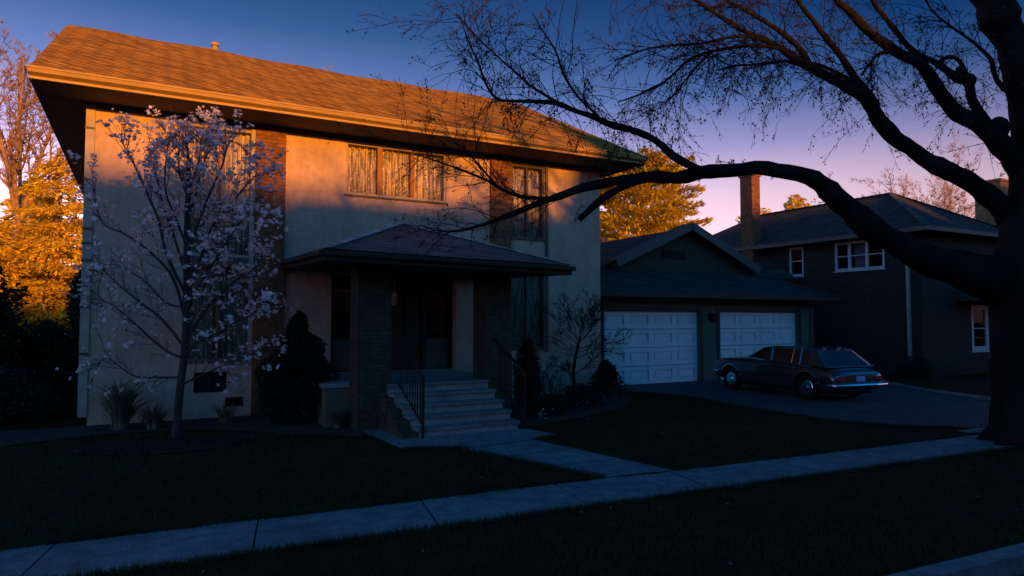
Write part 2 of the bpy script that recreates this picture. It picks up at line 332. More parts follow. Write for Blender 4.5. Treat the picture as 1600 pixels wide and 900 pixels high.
# ------------------------------------------------------------------ main house
house = tag(empty('house', (0, 13.7, 0)), 'large two storey stucco house with sunset lit roof, brick strips, entry porch and attached garage', 'house')
W = 13.7
def part(mb, name, m, parent=house, **k):
    o = mb.build(name, m if not isinstance(m, str) else M[m], parent, **k); return o
def wall(mb, u0, u1, z0, z1, opens, fmap, depth=.22):
    us = sorted({u0, u1} | {a for o in opens for a in o[:2]}); zs = sorted({z0, z1} | {a for o in opens for a in o[2:]})
    for i in range(len(us) - 1):
        for j in range(len(zs) - 1):
            cu = (us[i] + us[i + 1]) / 2; cz = (zs[j] + zs[j + 1]) / 2
            if any(o[0] < cu < o[1] and o[2] < cz < o[3] for o in opens): continue
            mb.poly([fmap(us[i], zs[j], 0), fmap(us[i + 1], zs[j], 0), fmap(us[i + 1], zs[j + 1], 0), fmap(us[i], zs[j + 1], 0)])
    for a, c, p, q in opens:
        for (s0, s1) in (((a, p), (a, q)), ((a, q), (c, q)), ((c, q), (c, p)), ((c, p), (a, p))):
            mb.poly([fmap(*s0, 0), fmap(*s1, 0), fmap(*s1, depth), fmap(*s0, depth)])
fm = lambda u, z, d: (u, W + d, z)
OPEN = {'A1': (.68, 1.84, 2.98, 5.44), 'A2': (.68, 1.84, 1.05, 2.84), 'B': (3.62, 5.85, 4.37, 5.47), 'C1': (7.48, 8.38, 3.70, 5.44), 'C2': (7.48, 8.38, 1.14, 3.06),
        'E': (3.36, 6.10, .73, 2.72), 'v1': (.88, 1.45, .46, .84), 'v2': (1.42, 1.74, .18, .36), 'v3': (7.84, 8.27, .50, .73)}
b = MB(); wall(b, -.76, 10.0, 0, 5.55, list(OPEN.values()), fm)
b.poly([(-.76, W, 0), (-.76, W, 5.55), (-.76, 23.6, 5.55), (-.76, 23.6, 0)]); b.poly([(10, W, 0), (10, 23.6, 0), (10, 23.6, 5.55), (10, W, 5.55)]); b.poly([(-.76, 23.6, 0), (-.76, 23.6, 5.55), (10, 23.6, 5.55), (10, 23.6, 0)])
part(b, 'wall', 'stucco')
b = MB(); b.box(-.6, 9.9, 14.35, 14.4, 0, 5.5); part(b, 'unlit_backing', 'interior')  # dark sheet behind the windows, the unlit room put into its colour
# brick strips
for x0, x1, z0 in ((1.87, 2.43, 0), (6.92, 7.45, 0)):
    part(MB().box(x0, x1, W - .07, W - .002, z0, 5.53), 'brick_panel', 'brick')
part(MB().box(6.6, 6.9, W - .05, W - .002, .6, 2.9), 'brick_return', 'brick_dark')
# roof: front slope, back slope, gable ends
GY = 12.72; GZ = 5.74; RY = 18.1; RZ = 8.50; BY = 24.0; XL = -1.6; XR = 10.62; XRR = 10.1
b = MB()
n = 24
for i in range(n):      # the front slope in strips, the ridge sagging a touch
    f0 = i / n; f1 = (i + 1) / n
    sg = lambda f: .05 * math.sin(f * 9) * .35 + .02 * math.sin(f * 31)
    a = (XL + (XR - XL) * f0, GY - .05, GZ); c = (XL + (XR - XL) * f1, GY - .05, GZ)
    d = (XL + (XRR - XL) * f1, RY, RZ + sg(f1)); e_ = (XL + (XRR - XL) * f0, RY, RZ + sg(f0))
    b.poly([a, c, d, e_]); b.poly([e_, d, (XL + (XR - XL) * f1, BY, GZ), (XL + (XR - XL) * f0, BY, GZ)])
part(b, 'roof', 'shingle')
b = MB(); b.poly([(XL + .02, GY + .02, GZ - .06), (XL + .02, RY, RZ - .05), (XL + .02, BY, GZ - .06)]); part(b, 'gable_end', 'soffit'); b = MB(); b.poly([(XR - .02, GY + .02, GZ - .06), (XRR - .02, RY, RZ - .05), (XR - .02, BY, GZ - .06)])
part(b, 'gable_end', 'soffit')
b = MB(); b.box(XL + .03, XR - .03, GY + .02, BY, 5.57, 5.60); part(b, 'soffit', 'soffit')
gut = MB()
gut.box(XL, XR, GY - .02, GY + .02, 5.56, 5.72)                 # fascia board
gut.poly([(XL, GY - .022, 5.60), (XR, GY - .022, 5.60), (XR, GY - .11, 5.64), (XL, GY - .11, 5.64)][::-1])
gut.poly([(XL, GY - .11, 5.64), (XR, GY - .11, 5.64), (XR, GY - .13, 5.70), (XL, GY - .13, 5.70)])
gut.box(XL - .01, XR + .01, GY - .145, GY - .12, 5.70, 5.725)
gut.box(XL - .01, XL + .0, GY - .13, GY + .02, 5.62, 5.72)
part(gut, 'gutter', 'gutter')
part(MB().box(XL, XL + .03, GY + .03, BY, 5.55, 5.73), 'fascia', 'soffit')
part(MB().box(XR - .03, XR, GY + .03, BY, 5.55, 5.73), 'fascia', 'soffit')
part(MB().box(-.76, 10, W - .06, W - .002, 5.46, 5.56), 'frieze_board', 'soffit')
b = MB(); b.tube([(1.5, 18.3, 8.3), (1.5, 18.3, 8.68)], .07, 10); b.tube([(1.5, 18.3, 8.69), (1.5, 18.3, 8.76)], .10, 10); part(b, 'roof_vent', 'gutter')
# corner downspout and its straps
b = MB(); b.box(-.90, -.763, W - .03, W + .06, .15, 5.52)
ds = part(b, 'downspout', 'frame')
for z in (1.2, 2.0, 2.8, 3.1, 3.35, 4.2, 5.1): part(MB().box(-.91, -.7625, W - .04, W + .07, z, z + .04), 'strap', 'frame_dark', ds)
# windows
def window(parent, opn, muls, fmat='frame', mulmat='redwood', curtain='glint_cloth', glass='glass', f=.05, fmap=fm, depth=.07, rail=None):
    x0, x1, z0, z1 = opn
    def bx(mb, a, c, p, q, d0, d1):
        P = [fmap(u, z, d) for d in (d0, d1) for u, z in ((a, p), (c, p), (c, q), (a, q))]
        k = len(mb.v); mb.v += P
        for t in ((0, 3, 2, 1), (4, 5, 6, 7), (0, 1, 5, 4), (1, 2, 6, 5), (2, 3, 7, 6), (3, 0, 4, 7)): mb.f.append(tuple(k + i for i in t))
    fr = MB()
    bx(fr, x0 + .003, x0 + f, z0 + .003, z1 - .003, .02, depth + .05); bx(fr, x1 - f, x1 - .003, z0 + .003, z1 - .003, .02, depth + .05)
    bx(fr, x0 + f + .001, x1 - f - .001, z0 + .003, z0 + f, .02, depth + .05); bx(fr, x0 + f + .001, x1 - f - .001, z1 - f, z1 - .003, .02, depth + .05)
    wo = fr.build('window', M[fmat], parent)
    si = MB(); bx(si, x0 - .03, x1 + .03, z0 - .035, z0 - .002, -.04, .06); si.build('sill', M['frame_dark' if fmat != 'window_white' else 'window_white'], wo)
    if muls:
        for a, c in muls: mm = MB(); bx(mm, a, c, z0 + f + .002, z1 - f - .002, .03, depth + .04); mm.build('mullion', M[mulmat], wo)
    if rail:
        mm = MB()
        for z in rail: bx(mm, x0 + f + .001, x1 - f - .001, z, z + .035, .035, depth + .03)
        mm.build('meeting_rail', M[fmat], wo)
    g_ = MB(); g_.poly([fmap(x0 + f, z0 + f, depth), fmap(x1 - f, z0 + f, depth), fmap(x1 - f, z1 - f, depth), fmap(x0 + f, z1 - f, depth)]); g_.build('pane', M[glass], wo)
    if curtain:
        cu = MB(); nx = max(20, int((x1 - x0) / .012)); nz = 6
        rr = random.Random(int(x0 * 100)); ph = rr.uniform(0, 6)
        def cd(u, z): 
            t = (u - x0)
            return .19 + .032 * math.sin(t * 52 + ph + 1.2 * math.sin(t * 9) + .25 * z) + .012 * math.sin(t * 131 + z)
        for i in range(nx):
            for j in range(nz):
                ua = x0 + (x1 - x0) * i / nx; ub = x0 + (x1 - x0) * (i + 1) / nx; za = z0 + (z1 - z0) * j / nz; zb = z0 + (z1 - z0) * (j + 1) / nz
                cu.poly([fmap(ua, za, cd(ua, za)), fmap(ub, za, cd(ub, za)), fmap(ub, zb, cd(ub, zb)), fmap(ua, zb, cd(ua, zb))])
        cu.build('curtain', M[curtain], wo, smooth=False)
    return wo
window(house, OPEN['A1'], [(1.24, 1.28)])
window(house, OPEN['A2'], [(1.24, 1.28)], fmat='frame_dark')
window(house, OPEN['B'], [(4.30, 4.41), (5.03, 5.12)])
window(house, OPEN['C1'], [(7.90, 7.94)], fmat='frame_dark', mulmat='frame_dark')
window(house, OPEN['C2'], [(7.90, 7.94)], fmat='frame_dark', mulmat='frame_dark')
# trim standing beside the tall windows
part(MB().box(1.79, 1.865, W - .05, W - .003, .98, 5.45), 'window_trim', 'frame')
part(MB().box(8.39, 8.46, W - .05, W - .003, 1.05, 5.45), 'window_trim', 'frame_dark')
part(MB().box(.62, 1.78, W - .03, W - .003, 2.86, 2.96), 'window_trim', 'frame_dark')
for k, dpt in (('v1', .2), ('v3', .2)):
    x0, x1, z0, z1 = OPEN[k]; b = MB(); b.box(x0 + .02, x1 - .02, W + .14, W + .17, z0, z1); bw_ = part(b, 'basement_window', 'interior')  # opaque near-black panel carries the shade of the recess
    q = MB(); q.box(x0 + .005, x1 - .005, W + .10, W + .135, z1 - .04, z1 - .005); q.box((x0 + x1) / 2 - .015, (x0 + x1) / 2 + .015, W + .10, W + .135, z0, z1 - .042); q.build('frame', M['dkwood'], bw_)
x0, x1, z0, z1 = OPEN['v2']; b = MB()
for i in range(4): b.box(x0 + .01, x1 - .01, W + .03, W + .05, z0 + .01 + i * .045, z0 + .03 + i * .045)
part(b, 'air_vent', 'darkmetal'); part(MB().box(x0, x1, W + .1, W + .12, z0, z1), 'vent_shade_board', 'interior')  # board behind the slats is coloured as the vent's inner shade
# entry: door and side lights in a dark wood screen
ED = W + .22
b = MB(); b.box(3.36, 6.10, ED + .12, ED + .16, .73, 2.72); 
for x in (3.36, 3.86, 4.44, 5.40, 6.0): b.box(x, x + .09, ED - .02, ED + .115, .735, 2.70)
b.box(3.46, 6.0, ED - .015, ED + .11, 2.55, 2.68)
part(b, 'entry_screen', 'dkwood')
dr_ = part(MB().box(4.54, 5.39, ED + .02, ED + .07, .75, 2.54), 'front_door', 'dkwood')
q = MB()
for z0, z1 in ((.95, 1.55), (1.65, 2.4)):
    for x0 in (4.62, 5.0): q.box(x0, x0 + .30, ED - .0, ED + .018, z0, z1)
q.build('door_panel', M['dkwood'], dr_)
MB().tube([(4.62, ED - .04, 1.62), (4.62, ED + .02, 1.62)], .03, 10).build('door_knob', M['chrome'], dr_)
for x0, x1 in ((3.46, 3.85), (3.96, 4.43), (5.50, 5.99)):
    s_ = part(MB().box(x0, x1, ED + .04, ED + .05, 1.42, 2.54), 'side_light', 'carglass')
    MB().box(x0, x1, ED + .02, ED + .08, .75, 1.40).build('lower_panel', M['frame_dark'], s_)
# porch floor and steps
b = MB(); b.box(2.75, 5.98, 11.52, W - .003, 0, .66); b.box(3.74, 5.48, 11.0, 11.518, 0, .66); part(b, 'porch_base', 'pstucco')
part(MB().box(2.70, 6.02, 11.47, W - .004, .663, .73), 'porch_floor', 'step').data.materials
st = MB(); edge = MB()
for i in range(5):
    zt = .73 - i * .146; y0 = 10.93 - i * .28; xr = 5.5; xl = 3.62 + i * .035
    st.box(xl, xr, y0 + .02, 11.46 if i == 0 else y0 + .32, zt - .146 - (.0 if i < 4 else 0), zt - .045)
    edge.box(xl - .01, xr + .015, y0 - .02, (11.465 if i == 0 else y0 + .30), zt - .043, zt)
    if i: st.box(xl + .02, xr - .02, y0 + .03, y0 + .6, 0, max(.01, zt - .148))
ck = MB()
for i in range(5):
    y0 = 10.93 - i * .28; ck.box(3.50, 3.62 + i * .035 - .012, y0 - .0 + .01, (10.93 + .5 if i == 0 else y0 + .288), 0, .73 - i * .146 - .05)
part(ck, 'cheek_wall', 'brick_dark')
so_ = part(st, 'steps', 'step'); edge.build('tread', M['concrete'], so_)
# pillars
for x0, x1 in ((3.13, 3.70), (5.45, 5.98)):
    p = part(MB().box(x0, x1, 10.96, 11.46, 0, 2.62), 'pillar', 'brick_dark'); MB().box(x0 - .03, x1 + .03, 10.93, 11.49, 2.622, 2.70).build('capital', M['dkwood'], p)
# porch roof
FL = Vector((2.33, 9.9, 2.84)); FR = Vector((6.62, 9.9, 2.76)); BL = Vector((2.33, W - .01, 2.94)); BR = Vector((6.62, W - .01, 2.86)); AP = Vector((4.48, 12.7, 3.70)); AW = Vector((4.48, W - .01, 3.72))
b = MB(); b.poly([FL, FR, AP]); b.poly([BL, FL, AP, AW]); b.poly([FR, BR, AW, AP])
part(b, 'porch_roof', 'shingle_porch'); pr = bpy.data.objects['porch_roof']
cap = MB(); rr = random.Random(2)
for a, c in ((FL, AP), (FR, AP), (AP, AW)):
    k = int((c - a).length / .16)
    for i in range(k):
        p = a.lerp(c, i / k); q = a.lerp(c, (i + 1.1) / k); up1 = Vector((0, 0, .02 + rr.uniform(0, .008))); up0 = Vector((0, 0, .008))
        cap.bar(p + up0 + up1 * .6, q + up0, .15, .018)
cap.build('ridge_cap', M['ridge_cap'], pr)
D = Vector((0, 0, .03)); th = Vector((0, 0, .17))
b = MB(); 
for a, c, o_ in ((BL, FL, Vector((-1, 0, 0))), (FL, FR, Vector((0, -1, 0))), (FR, BR, Vector((1, 0, 0)))):
    b.poly([a - D, c - D, c - th, a - th][::-1]); b.bar(a - D - Vector((0, 0, .03)) + o_ * .04, c - D - Vector((0, 0, .03)) + o_ * .04, .09, .07)
part(b, 'porch_gutter', 'dkwood')
b = MB(); b.poly([FL - th * .95, FR - th * .95, BR - th * .95, BL - th * .95]); part(b, 'porch_ceiling', 'dkwood')
b = MB(); b.box(3.1, 5.98, 11.05, 11.37, 2.702, 2.72); part(b, 'porch_beam', 'dkwood')
# railings
def railing(x, ya, yb, name='railing', full=True):
    r = MB(); zf = lambda y: (y - 9.78) / 1.12 * .56 + .06
    r.bar((x, ya, 0.0), (x, ya, .90), .038); r.tube([(x, ya, .90), (x, ya, .935)], .03, 8)
    pr_ = [(x, ya, .89), (x, ya + .12, 1.0), (x, yb, zf(yb) + .84)]
    r.tube(pr_, .020, 6)
    r.tube([(x, ya + .02, .22), (x, yb, zf(yb) + .12)], .012, 4)
    k = int((yb - ya) / .115)
    for i in range(1, k):
        y = ya + i * .115; r.bar((x, y, zf(y) + .10), (x, y, min(zf(y) + .84, 2)), .014)
    return part(r, name, 'iron')
railing(3.80, 9.76, 10.94)
railing(5.60, 9.80, 10.94)
# hanging lantern in the porch
b = MB(); b.tube([(4.30, 12.6, 2.66), (4.30, 12.6, 2.35)], .008, 4); b.tube([(4.30, 12.6, 2.35), (4.30, 12.6, 2.30), (4.30, 12.6, 2.12), (4.30, 12.6, 2.08)], [.02, .07, .055, .02], 8); part(b, 'porch_lantern', 'frame', smooth=False)

# ---- attached garage (part of the house)
YG = 14.9; fg = lambda u, z, d: (u, YG + d, z)
D1 = (10.98, 14.45, 0, 2.06); D2 = (15.26, 18.74, 0, 2.06)
b = MB(); wall(b, 10.003, 19.3, 0, 2.48, [D1, D2], fg, .18)
b.poly([(19.3, YG, 0), (19.3, 24, 0), (19.3, 24, 2.48), (19.3, YG, 2.48)]); b.poly([(10, 24, 0), (19.3, 24, 0), (19.3, 24, 2.6), (10, 24, 2.6)])
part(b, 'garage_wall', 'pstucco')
for (x0, x1, z0, z1) in (D1, D2):
    d = MB(); d.box(x0 + .002, x1 - .002, YG + .155, YG + .18, .005, 2.10)
    do = part(d, 'garage_door', 'garage_door')
    cw = (x1 - x0) / 4; rh = 2.055 / 4; pn = MB(); ya, yb = YG + .10, YG + .1545
    for r_ in range(4):
        zb, zt = r_ * rh + .009, (r_ + 1) * rh - .009
        pn.box(x0 + .012, x1 - .012, ya, yb, zb, r_ * rh + .13); pn.box(x0 + .012, x1 - .012, ya, yb, (r_ + 1) * rh - .12, zt)
        for c_ in range(5):
            u0 = max(x0 + .012, x0 + c_ * cw - .10); u1 = min(x1 - .012, x0 + c_ * cw + .10); pn.box(u0, u1, ya + .0005, yb, r_ * rh + .1305, (r_ + 1) * rh - .1205)
        for c_ in range(4): pn.box(x0 + c_ * cw + .15, x0 + (c_ + 1) * cw - .15, ya + .022, yb, r_ * rh + .165, (r_ + 1) * rh - .155)
    pn.build('door_section', M['garage_door'], do)
    sm = MB()
    for r_ in range(1, 4): sm.box(x0 + .012, x1 - .012, YG + .125, YG + .150, r_ * rh - .008, r_ * rh + .008)
    sm.build('section_seam', M['frame_dark'], do)
    fr = MB(); fr.box(x0 - .12, x0 - .003, YG - .03, YG - .003, 0, 2.15); fr.box(x1 + .003, x1 + .12, YG - .03, YG - .003, 0, 2.15); fr.box(x0 - .002, x1 + .002, YG - .028, YG - .004, 2.062, 2.15)
    fr.build('door_surround', M['dkwood'], do)
b = MB(); b.box(14.82, 14.94, YG - .06, YG - .003, 1.82, 2.02); b.tube([(14.88, YG - .12, 1.72), (14.88, YG - .12, 1.76), (14.88, YG - .12, 1.96), (14.88, YG - .12, 2.02)], [.03, .08, .10, .02], 8); part(b, 'wall_lamp', 'iron')
# garage roof: hip with a gable over it
gz = 2.55; GFL = (9.95, 14.35, gz); GFR = (20.05, 14.35, gz); GBR = (20.05, 24.5, gz)
k = .424
PY = 16.1
b = MB()
b.poly([(10.02, 14.35, gz), GFR, (20.05 - (PY - 14.35), PY, gz + k * (PY - 14.35)), (10.02, PY, gz + k * (PY - 14.35))])
b.poly([GFR, GBR, (15, 24.5, gz + k * 5.05), (15, PY - .2, gz + k * 5.05), (20.05 - (PY - 14.35), PY, gz + k * (PY - 14.35))])
b.poly([(10.02, PY, gz + .02), (10.02, 24.5, gz + .02), (15, 24.5, gz + k * 5.05), (15, PY - .2, gz + k * 5.05), (12.1, PY, gz + k * 2.15)][::-1])
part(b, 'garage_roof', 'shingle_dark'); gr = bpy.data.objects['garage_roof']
cap = MB()
a = Vector(GFR); c = Vector((20.05 - (PY - 14.35), PY, gz + k * (PY - 14.35)))
for i in range(16): cap.bar(a.lerp(c, i / 16) + Vector((0, 0, .03)), a.lerp(c, (i + 1.1) / 16) + Vector((0, 0, .012)), .15, .02)
cap.build('ridge_cap', M['shingle_porch'], gr)
b = MB(); zb = gz + .42 * (PY - 14.35); b.poly([(12.15, PY - .01, zb - .1), (17.85, PY - .01, zb - .1), (17.85, PY - .01, zb + .15), (15, PY - .01, gz + k * 5.05 - .05), (12.15, PY - .01, zb + .15)])
gb = part(b, 'gable', 'gable_board')
for s_ in (-1, 1):
    q = MB(); ap = Vector((15, PY - .38, gz + k * 5.05 + .03)); bt = Vector((15 + s_ * 2.95, PY - .38, gz + k * 2.05 + .03))
    q.bar(ap, bt, .05, .24); q.poly([ap + Vector((0, 0, .10)), bt + Vector((0, 0, .10)), bt + Vector((0, .5, .10)), ap + Vector((0, .5, .10))]); q.build('rake_board', M['frame_dark'], gb)
MB().box(14.1, 15.0, PY - .05, PY - .013, 3.72, 3.98).build('gable_vent', M['interior'], gb)
b = MB(); b.box(10.02, 20.06, 14.26, 14.34, gz - .13, gz + .0); b.box(19.98, 20.06, 14.345, 24.5, gz - .13, gz); part(b, 'garage_gutter', 'dkwood')
part(MB().box(10.02, 20.0, 14.345, YG - .004, gz - .12, gz - .10), 'garage_soffit', 'soffit')
b = MB(); b.box(19.32, 19.40, YG - .09, YG - .01, .1, 2.2); b.bar((19.36, YG - .05, 2.2), (19.36, 14.4, 2.42), .07); part(b, 'garage_downspout', 'frame_dark')

# ------------------------------------------------------------------ neighbour house
nb = tag(empty('neighbour_house', (21.7, 12.6, 0)), 'dark brick two storey house with white framed windows and hip roof beyond the car', 'house')
NX = 21.7; NY = 12.6; NXR = 26.6; NYB = 23.9
fl = lambda u, z, d: (NX + d, u, z)     # left face, u = y
b = MB()
WO = [(13.80, 15.66, 3.52, 4.55), (16.95, 17.6, 3.45, 4.55)]
wall(b, NY, NYB, 0, 4.7, WO, fl, .15)
ff = lambda u, z, d: (u, NY + d, z)
WF = [(24.5, 25.6, .75, 2.3)]
wall(b, NX, NXR, 0, 4.7, WF, ff, .15)
b.poly([(NXR, NY, 0), (NXR, NYB, 0), (NXR, NYB, 4.7), (NXR, NY, 4.7)]); b.poly([(NX, NYB, 0), (NXR, NYB, 0), (NXR, NYB, 4.7), (NX, NYB, 4.7)])
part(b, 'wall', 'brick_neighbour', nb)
part(MB().box(NX + .5, NX + .55, NY + .5, NYB - .2, .1, 4.6), 'unlit_backing', 'interior', nb)  # dark sheet stands in for the neighbour's unlit rooms
window(nb, WO[0], [(14.40, 14.50), (15.05, 15.15)], fmat='window_white', mulmat='window_white', curtain=None, glass='glass2', f=.09, fmap=fl, rail=[4.02])
window(nb, WO[1], [], fmat='window_white', curtain=None, glass='glass2', f=.08, fmap=fl, rail=[4.0])
window(nb, WF[0], [], fmat='window_white', curtain=None, glass='glass2', f=.16, fmap=ff, rail=[1.5])
cu = MB()
for i in range(14):
    y = 14.52 + i * .035; cu.poly([(NX + .22 + .02 * (i % 2), y, 3.55), (NX + .22 + .02 * ((i + 1) % 2), y + .035, 3.55), (NX + .22 + .02 * ((i + 1) % 2), y + .035, 4.5), (NX + .22 + .02 * (i % 2), y, 4.5)])
part(cu, 'curtain', 'curtain', nb)
ez = 4.72; b = MB()
c1 = (21.2, 12.1, ez); c2 = (27.1, 12.1, ez); c3 = (27.1, 24.3, ez); c4 = (21.2, 24.3, ez); a1 = (24.15, 15.05, 6.45); a2 = (24.15, 21.35, 6.45)
b.poly([c1, c2, a1]); b.poly([c2, c3, a2, a1]); b.poly([c3, c4, a2]); b.poly([c4, c1, a1, a2])
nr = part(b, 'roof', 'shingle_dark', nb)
cap = MB()
for a, c in ((c1, a1), (c2, a1), (a1, a2)):
    a = Vector(a); c = Vector(c); kk = 20
    for i in range(kk): cap.bar(a.lerp(c, i / kk) + Vector((0, 0, .035)), a.lerp(c, (i + 1.08) / kk) + Vector((0, 0, .015)), .2, .02)
cap.build('ridge_cap', M['shingle_porch'], nr)
b = MB(); b.box(21.14, 21.2, 12.04, 24.3, ez - .14, ez - .01); b.box(21.203, 27.16, 12.04, 12.1, ez - .14, ez - .01); part(b, 'gutter', 'frame_dark', nb)
part(MB().box(21.2, 27.1, 12.11, 24.3, ez - .13, ez - .11), 'soffit', 'dkwood', nb)
b = MB(); b.box(21.6, 21.69, 12.95, 13.04, .1, 4.4); b.bar((21.64, 13.0, 4.4), (21.3, 13.0, 4.62), .08); part(b, 'downspout', 'frame', nb)
# chimneys
b = MB(); b.box(21.22, 21.68, 18.9, 19.5, 0, 7.55); ch = part(b, 'chimney', 'brick', nb); MB().box(21.17, 21.73, 18.85, 19.55, 7.553, 7.7).build('cap', M['chimney_brick'], ch)
b = MB(); b.box(28.1, 29.0, 13.3, 14.2, 0, 7.0); ch = part(b, 'chimney', 'chimney_brick', nb); MB().box(28.05, 29.05, 13.25, 14.25, 7.003, 7.10).build('cap', M['chimney_brick'], ch)
# low rear wing
b = MB(); b.box(20.2, 21.69, 17.6, 18.88, 0, 3.2); part(b, 'wing_wall', 'brick_neighbour', nb)
b = MB(); b.poly([(19.7, 17.2, 3.3), (21.69, 17.2, 3.35), (21.69, 18.9, 4.4), (19.7, 21, 4.0), (18.9, 21.0, 3.3)]); b.box(19.7, 21.69, 17.2, 17.26, 3.18, 3.3); part(b, 'wing_roof', 'shingle_dark', nb)
# front porch bit by the trunk
b = MB(); b.poly([(23.6, 11.4, 2.55), (26.6, 11.4, 2.55), (26.6, 12.59, 3.1), (24.0, 12.59, 3.1)]); b.poly([(23.6, 11.4, 2.55), (24.0, 12.59, 3.1), (23.6, 12.59, 2.55)]); b.box(23.6, 26.6, 11.4, 12.58, 2.42, 2.54); part(b, 'canopy', 'shingle_dark', nb)

# ------------------------------------------------------------------ vegetation helpers
def wander(p, d, length, r0, r1, rnd, seg=.12, wob=.25, droop=0, up=0):
    n = max(2, int(length / seg)); pts = [Vector(p)]; d = Vector(d).normalized(); rad = [r0]
    for i in range(n):
        d = (d + Vector((rnd.gauss(0, wob), rnd.gauss(0, wob), rnd.gauss(0, wob))) * .5 + Vector((0, 0, up - droop)) * .5 * (i / n + .3)).normalized()
        pts.append(pts[-1] + d * (length / n)); rad.append(r0 + (r1 - r0) * (i + 1) / n)
    return pts, rad
def perp(d, rnd, spread):
    v = Vector((rnd.gauss(0, 1), rnd.gauss(0, 1), rnd.gauss(0, 1)))
    v = v - d * v.dot(d); v.normalize()
    return (d + v * spread).normalized()
def branchy(mb, p, d, length, r, level, rnd, wob=.25, droop=0, up=0, kids=5, ratio=.5, spread=.9, tips=None, seg=.12, rmin=.0018, t0=.2):
    pts, rad = wander(p, d, length, r, max(rmin, r * .3), rnd, seg, wob, droop, up)
    mb.tube(pts, rad, 3 if r < .012 else 5 if r < .04 else 7, cap=False)
    if tips is not None and level == 0: tips.append((pts[-1], (pts[-1] - pts[-2]).normalized())); tips.append((pts[len(pts) // 2], Vector((0, 0, 1))))
    if level > 0:
        for i in range(kids):
            t = t0 + (1 - t0) * (i + rnd.random()) / kids; k = min(len(pts) - 2, int(t * (len(pts) - 1)))
            dd = (pts[k + 1] - pts[k]).normalized()
            branchy(mb, pts[k], perp(dd, rnd, spread * rnd.uniform(.5, 1.2)), length * ratio * rnd.uniform(.6, 1.2) * (1.1 - t * .5), max(rmin, rad[k] * .6), level - 1, rnd, wob, droop, up, kids, ratio, spread, tips, seg, rmin, t0)
    return pts
def cat(pts, n):
    """smooth a polyline (Catmull-Rom) of Vectors + radii"""
    out = []
    for i in range(len(pts) - 1):
        p0 = pts[max(0, i - 1)]; p1 = pts[i]; p2 = pts[i + 1]; p3 = pts[min(len(pts) - 1, i + 2)]
        for j in range(n):
            t = j / n; out.append(tuple(.5 * (2 * b_ + (c_ - a_) * t + (2 * a_ - 5 * b_ + 4 * c_ - d_) * t * t + (-a_ + 3 * b_ - 3 * c_ + d_) * t ** 3) for a_, b_, c_, d_ in zip(p0, p1, p2, p3)))
    out.append(tuple(pts[-1])); return out

# ------------------------------------------------------------------ big street tree
rnd = random.Random(11)
bt = tag(empty('street_tree', (11.75, 5.3, 0)), 'huge dark bare tree at the right edge whose limbs arch over the lawn and sidewalk', 'tree')
tr = MB(); tw = MB(); buds = MB(); limb_lines = []
def limb(pxs, d0, d1, n=4, knots=True, nn=9, store=True, ext=None):
    """pxs: (x, y, thickness px); depth runs from d0 to d1"""
    m = len(pxs); P = []
    for i, (x, y, t) in enumerate(pxs):
        d = d0 + (d1 - d0) * (i / (m - 1)); v = at(x, y, d); P.append((v.x, v.y, v.z, t * (.92 if pxs[0][2] < 100 else 1) * d / F / 2))
    if ext:
        last = Vector(P[-1][:3]); dr = (last - Vector(P[-2][:3])).normalized()
        for k in range(1, 4): last = last + (dr + Vector((0, 0, .12 * k))).normalized() * ext / 3; P.append((last.x, last.y, last.z, P[-1][3] * .75))
    S = cat(P, n)
    pts = [Vector(s[:3]) for s in S]; rad = [max(.004, s[3]) for s in S]
    if knots:
        for i in range(1, len(pts) - 1):
            rad[i] *= 1 + (.20 if rad[i] < .25 else .05) * noise.noise(pts[i] * 3.7) + (.06 if rad[i] < .25 else .01) * rnd.uniform(-1, 1); pts[i] = pts[i] + noise.noise_vector(pts[i] * 2.6) * min(rad[i] * .42, .045)
    tr.tube(pts, rad, nn if rad[0] > .03 else 6)
    if store: limb_lines.append((pts, rad))
    return pts, rad
# trunk
T = [(1622, 740, 155), (1620, 705, 132), (1616, 655, 114), (1615, 580, 110), (1614, 500, 112), (1616, 440, 118), (1624, 370, 105), (1628, 290, 84), (1626, 220, 74), (1614, 150, 66), (1598, 90, 58), (1568, 40, 52), (1545, 0, 48), (1515, -60, 42), (1490, -140, 36), (1480, -220, 30), (1485, -330, 22)]
limb(T, 10.0, 9.3, 4, nn=16, store=False)
# root flare
for dx, dy in ((-.60, -.2), (-.42, .42), (-.15, -.6), (.5, .3), (-.62, .12), (.3, -.5), (-.4, -.45)):
    base = at(1622, 660, 10.0)
    tr.tube([Vector((base.x + dx * .15, base.y + dy * .15, 1.25)), Vector((base.x + dx * .50, base.y + dy * .50, .55)), Vector((base.x + dx * .85, base.y + dy * .85, .16)), Vector((base.x + dx * 1.35, base.y + dy * 1.35, -.08))], [.16, .18, .14, .06], 9)
B1 = [(1600, 470, 90), (1560, 440, 84), (1500, 420, 66), (1450, 402, 54), (1395, 378, 46), (1350, 350, 42), (1318, 318, 40), (1290, 291, 34), (1245, 271, 28), (1180, 263, 25), (1110, 270, 23), (1060, 276, 21), (1010, 276, 19), (960, 283, 17), (915, 293, 15), (860, 311, 12), (800, 334, 9), (760, 349, 6.5), (720, 360, 4.5), (690, 361, 3), (655, 352, 2)]
limb(B1, 10.0, 7.9)
limb([(1100, 270, 15), (1085, 262, 14), (1052, 244, 13), (1024, 221, 12), (996, 207, 12), (960, 196, 11), (928, 183, 10), (896, 172, 9), (868, 161, 8), (832, 158, 6), (800, 158, 5), (776, 154, 4.5), (760, 132, 4), (748, 100, 3.2), (732, 64, 2.5), (718, 24, 1.8)], 8.75, 8.0)
limb([(880, 165, 6), (868, 158, 5.5), (832, 136, 4.5), (800, 108, 3.6), (768, 80, 3), (744, 56, 2.4), (712, 20, 1.6)], 8.2, 7.8)
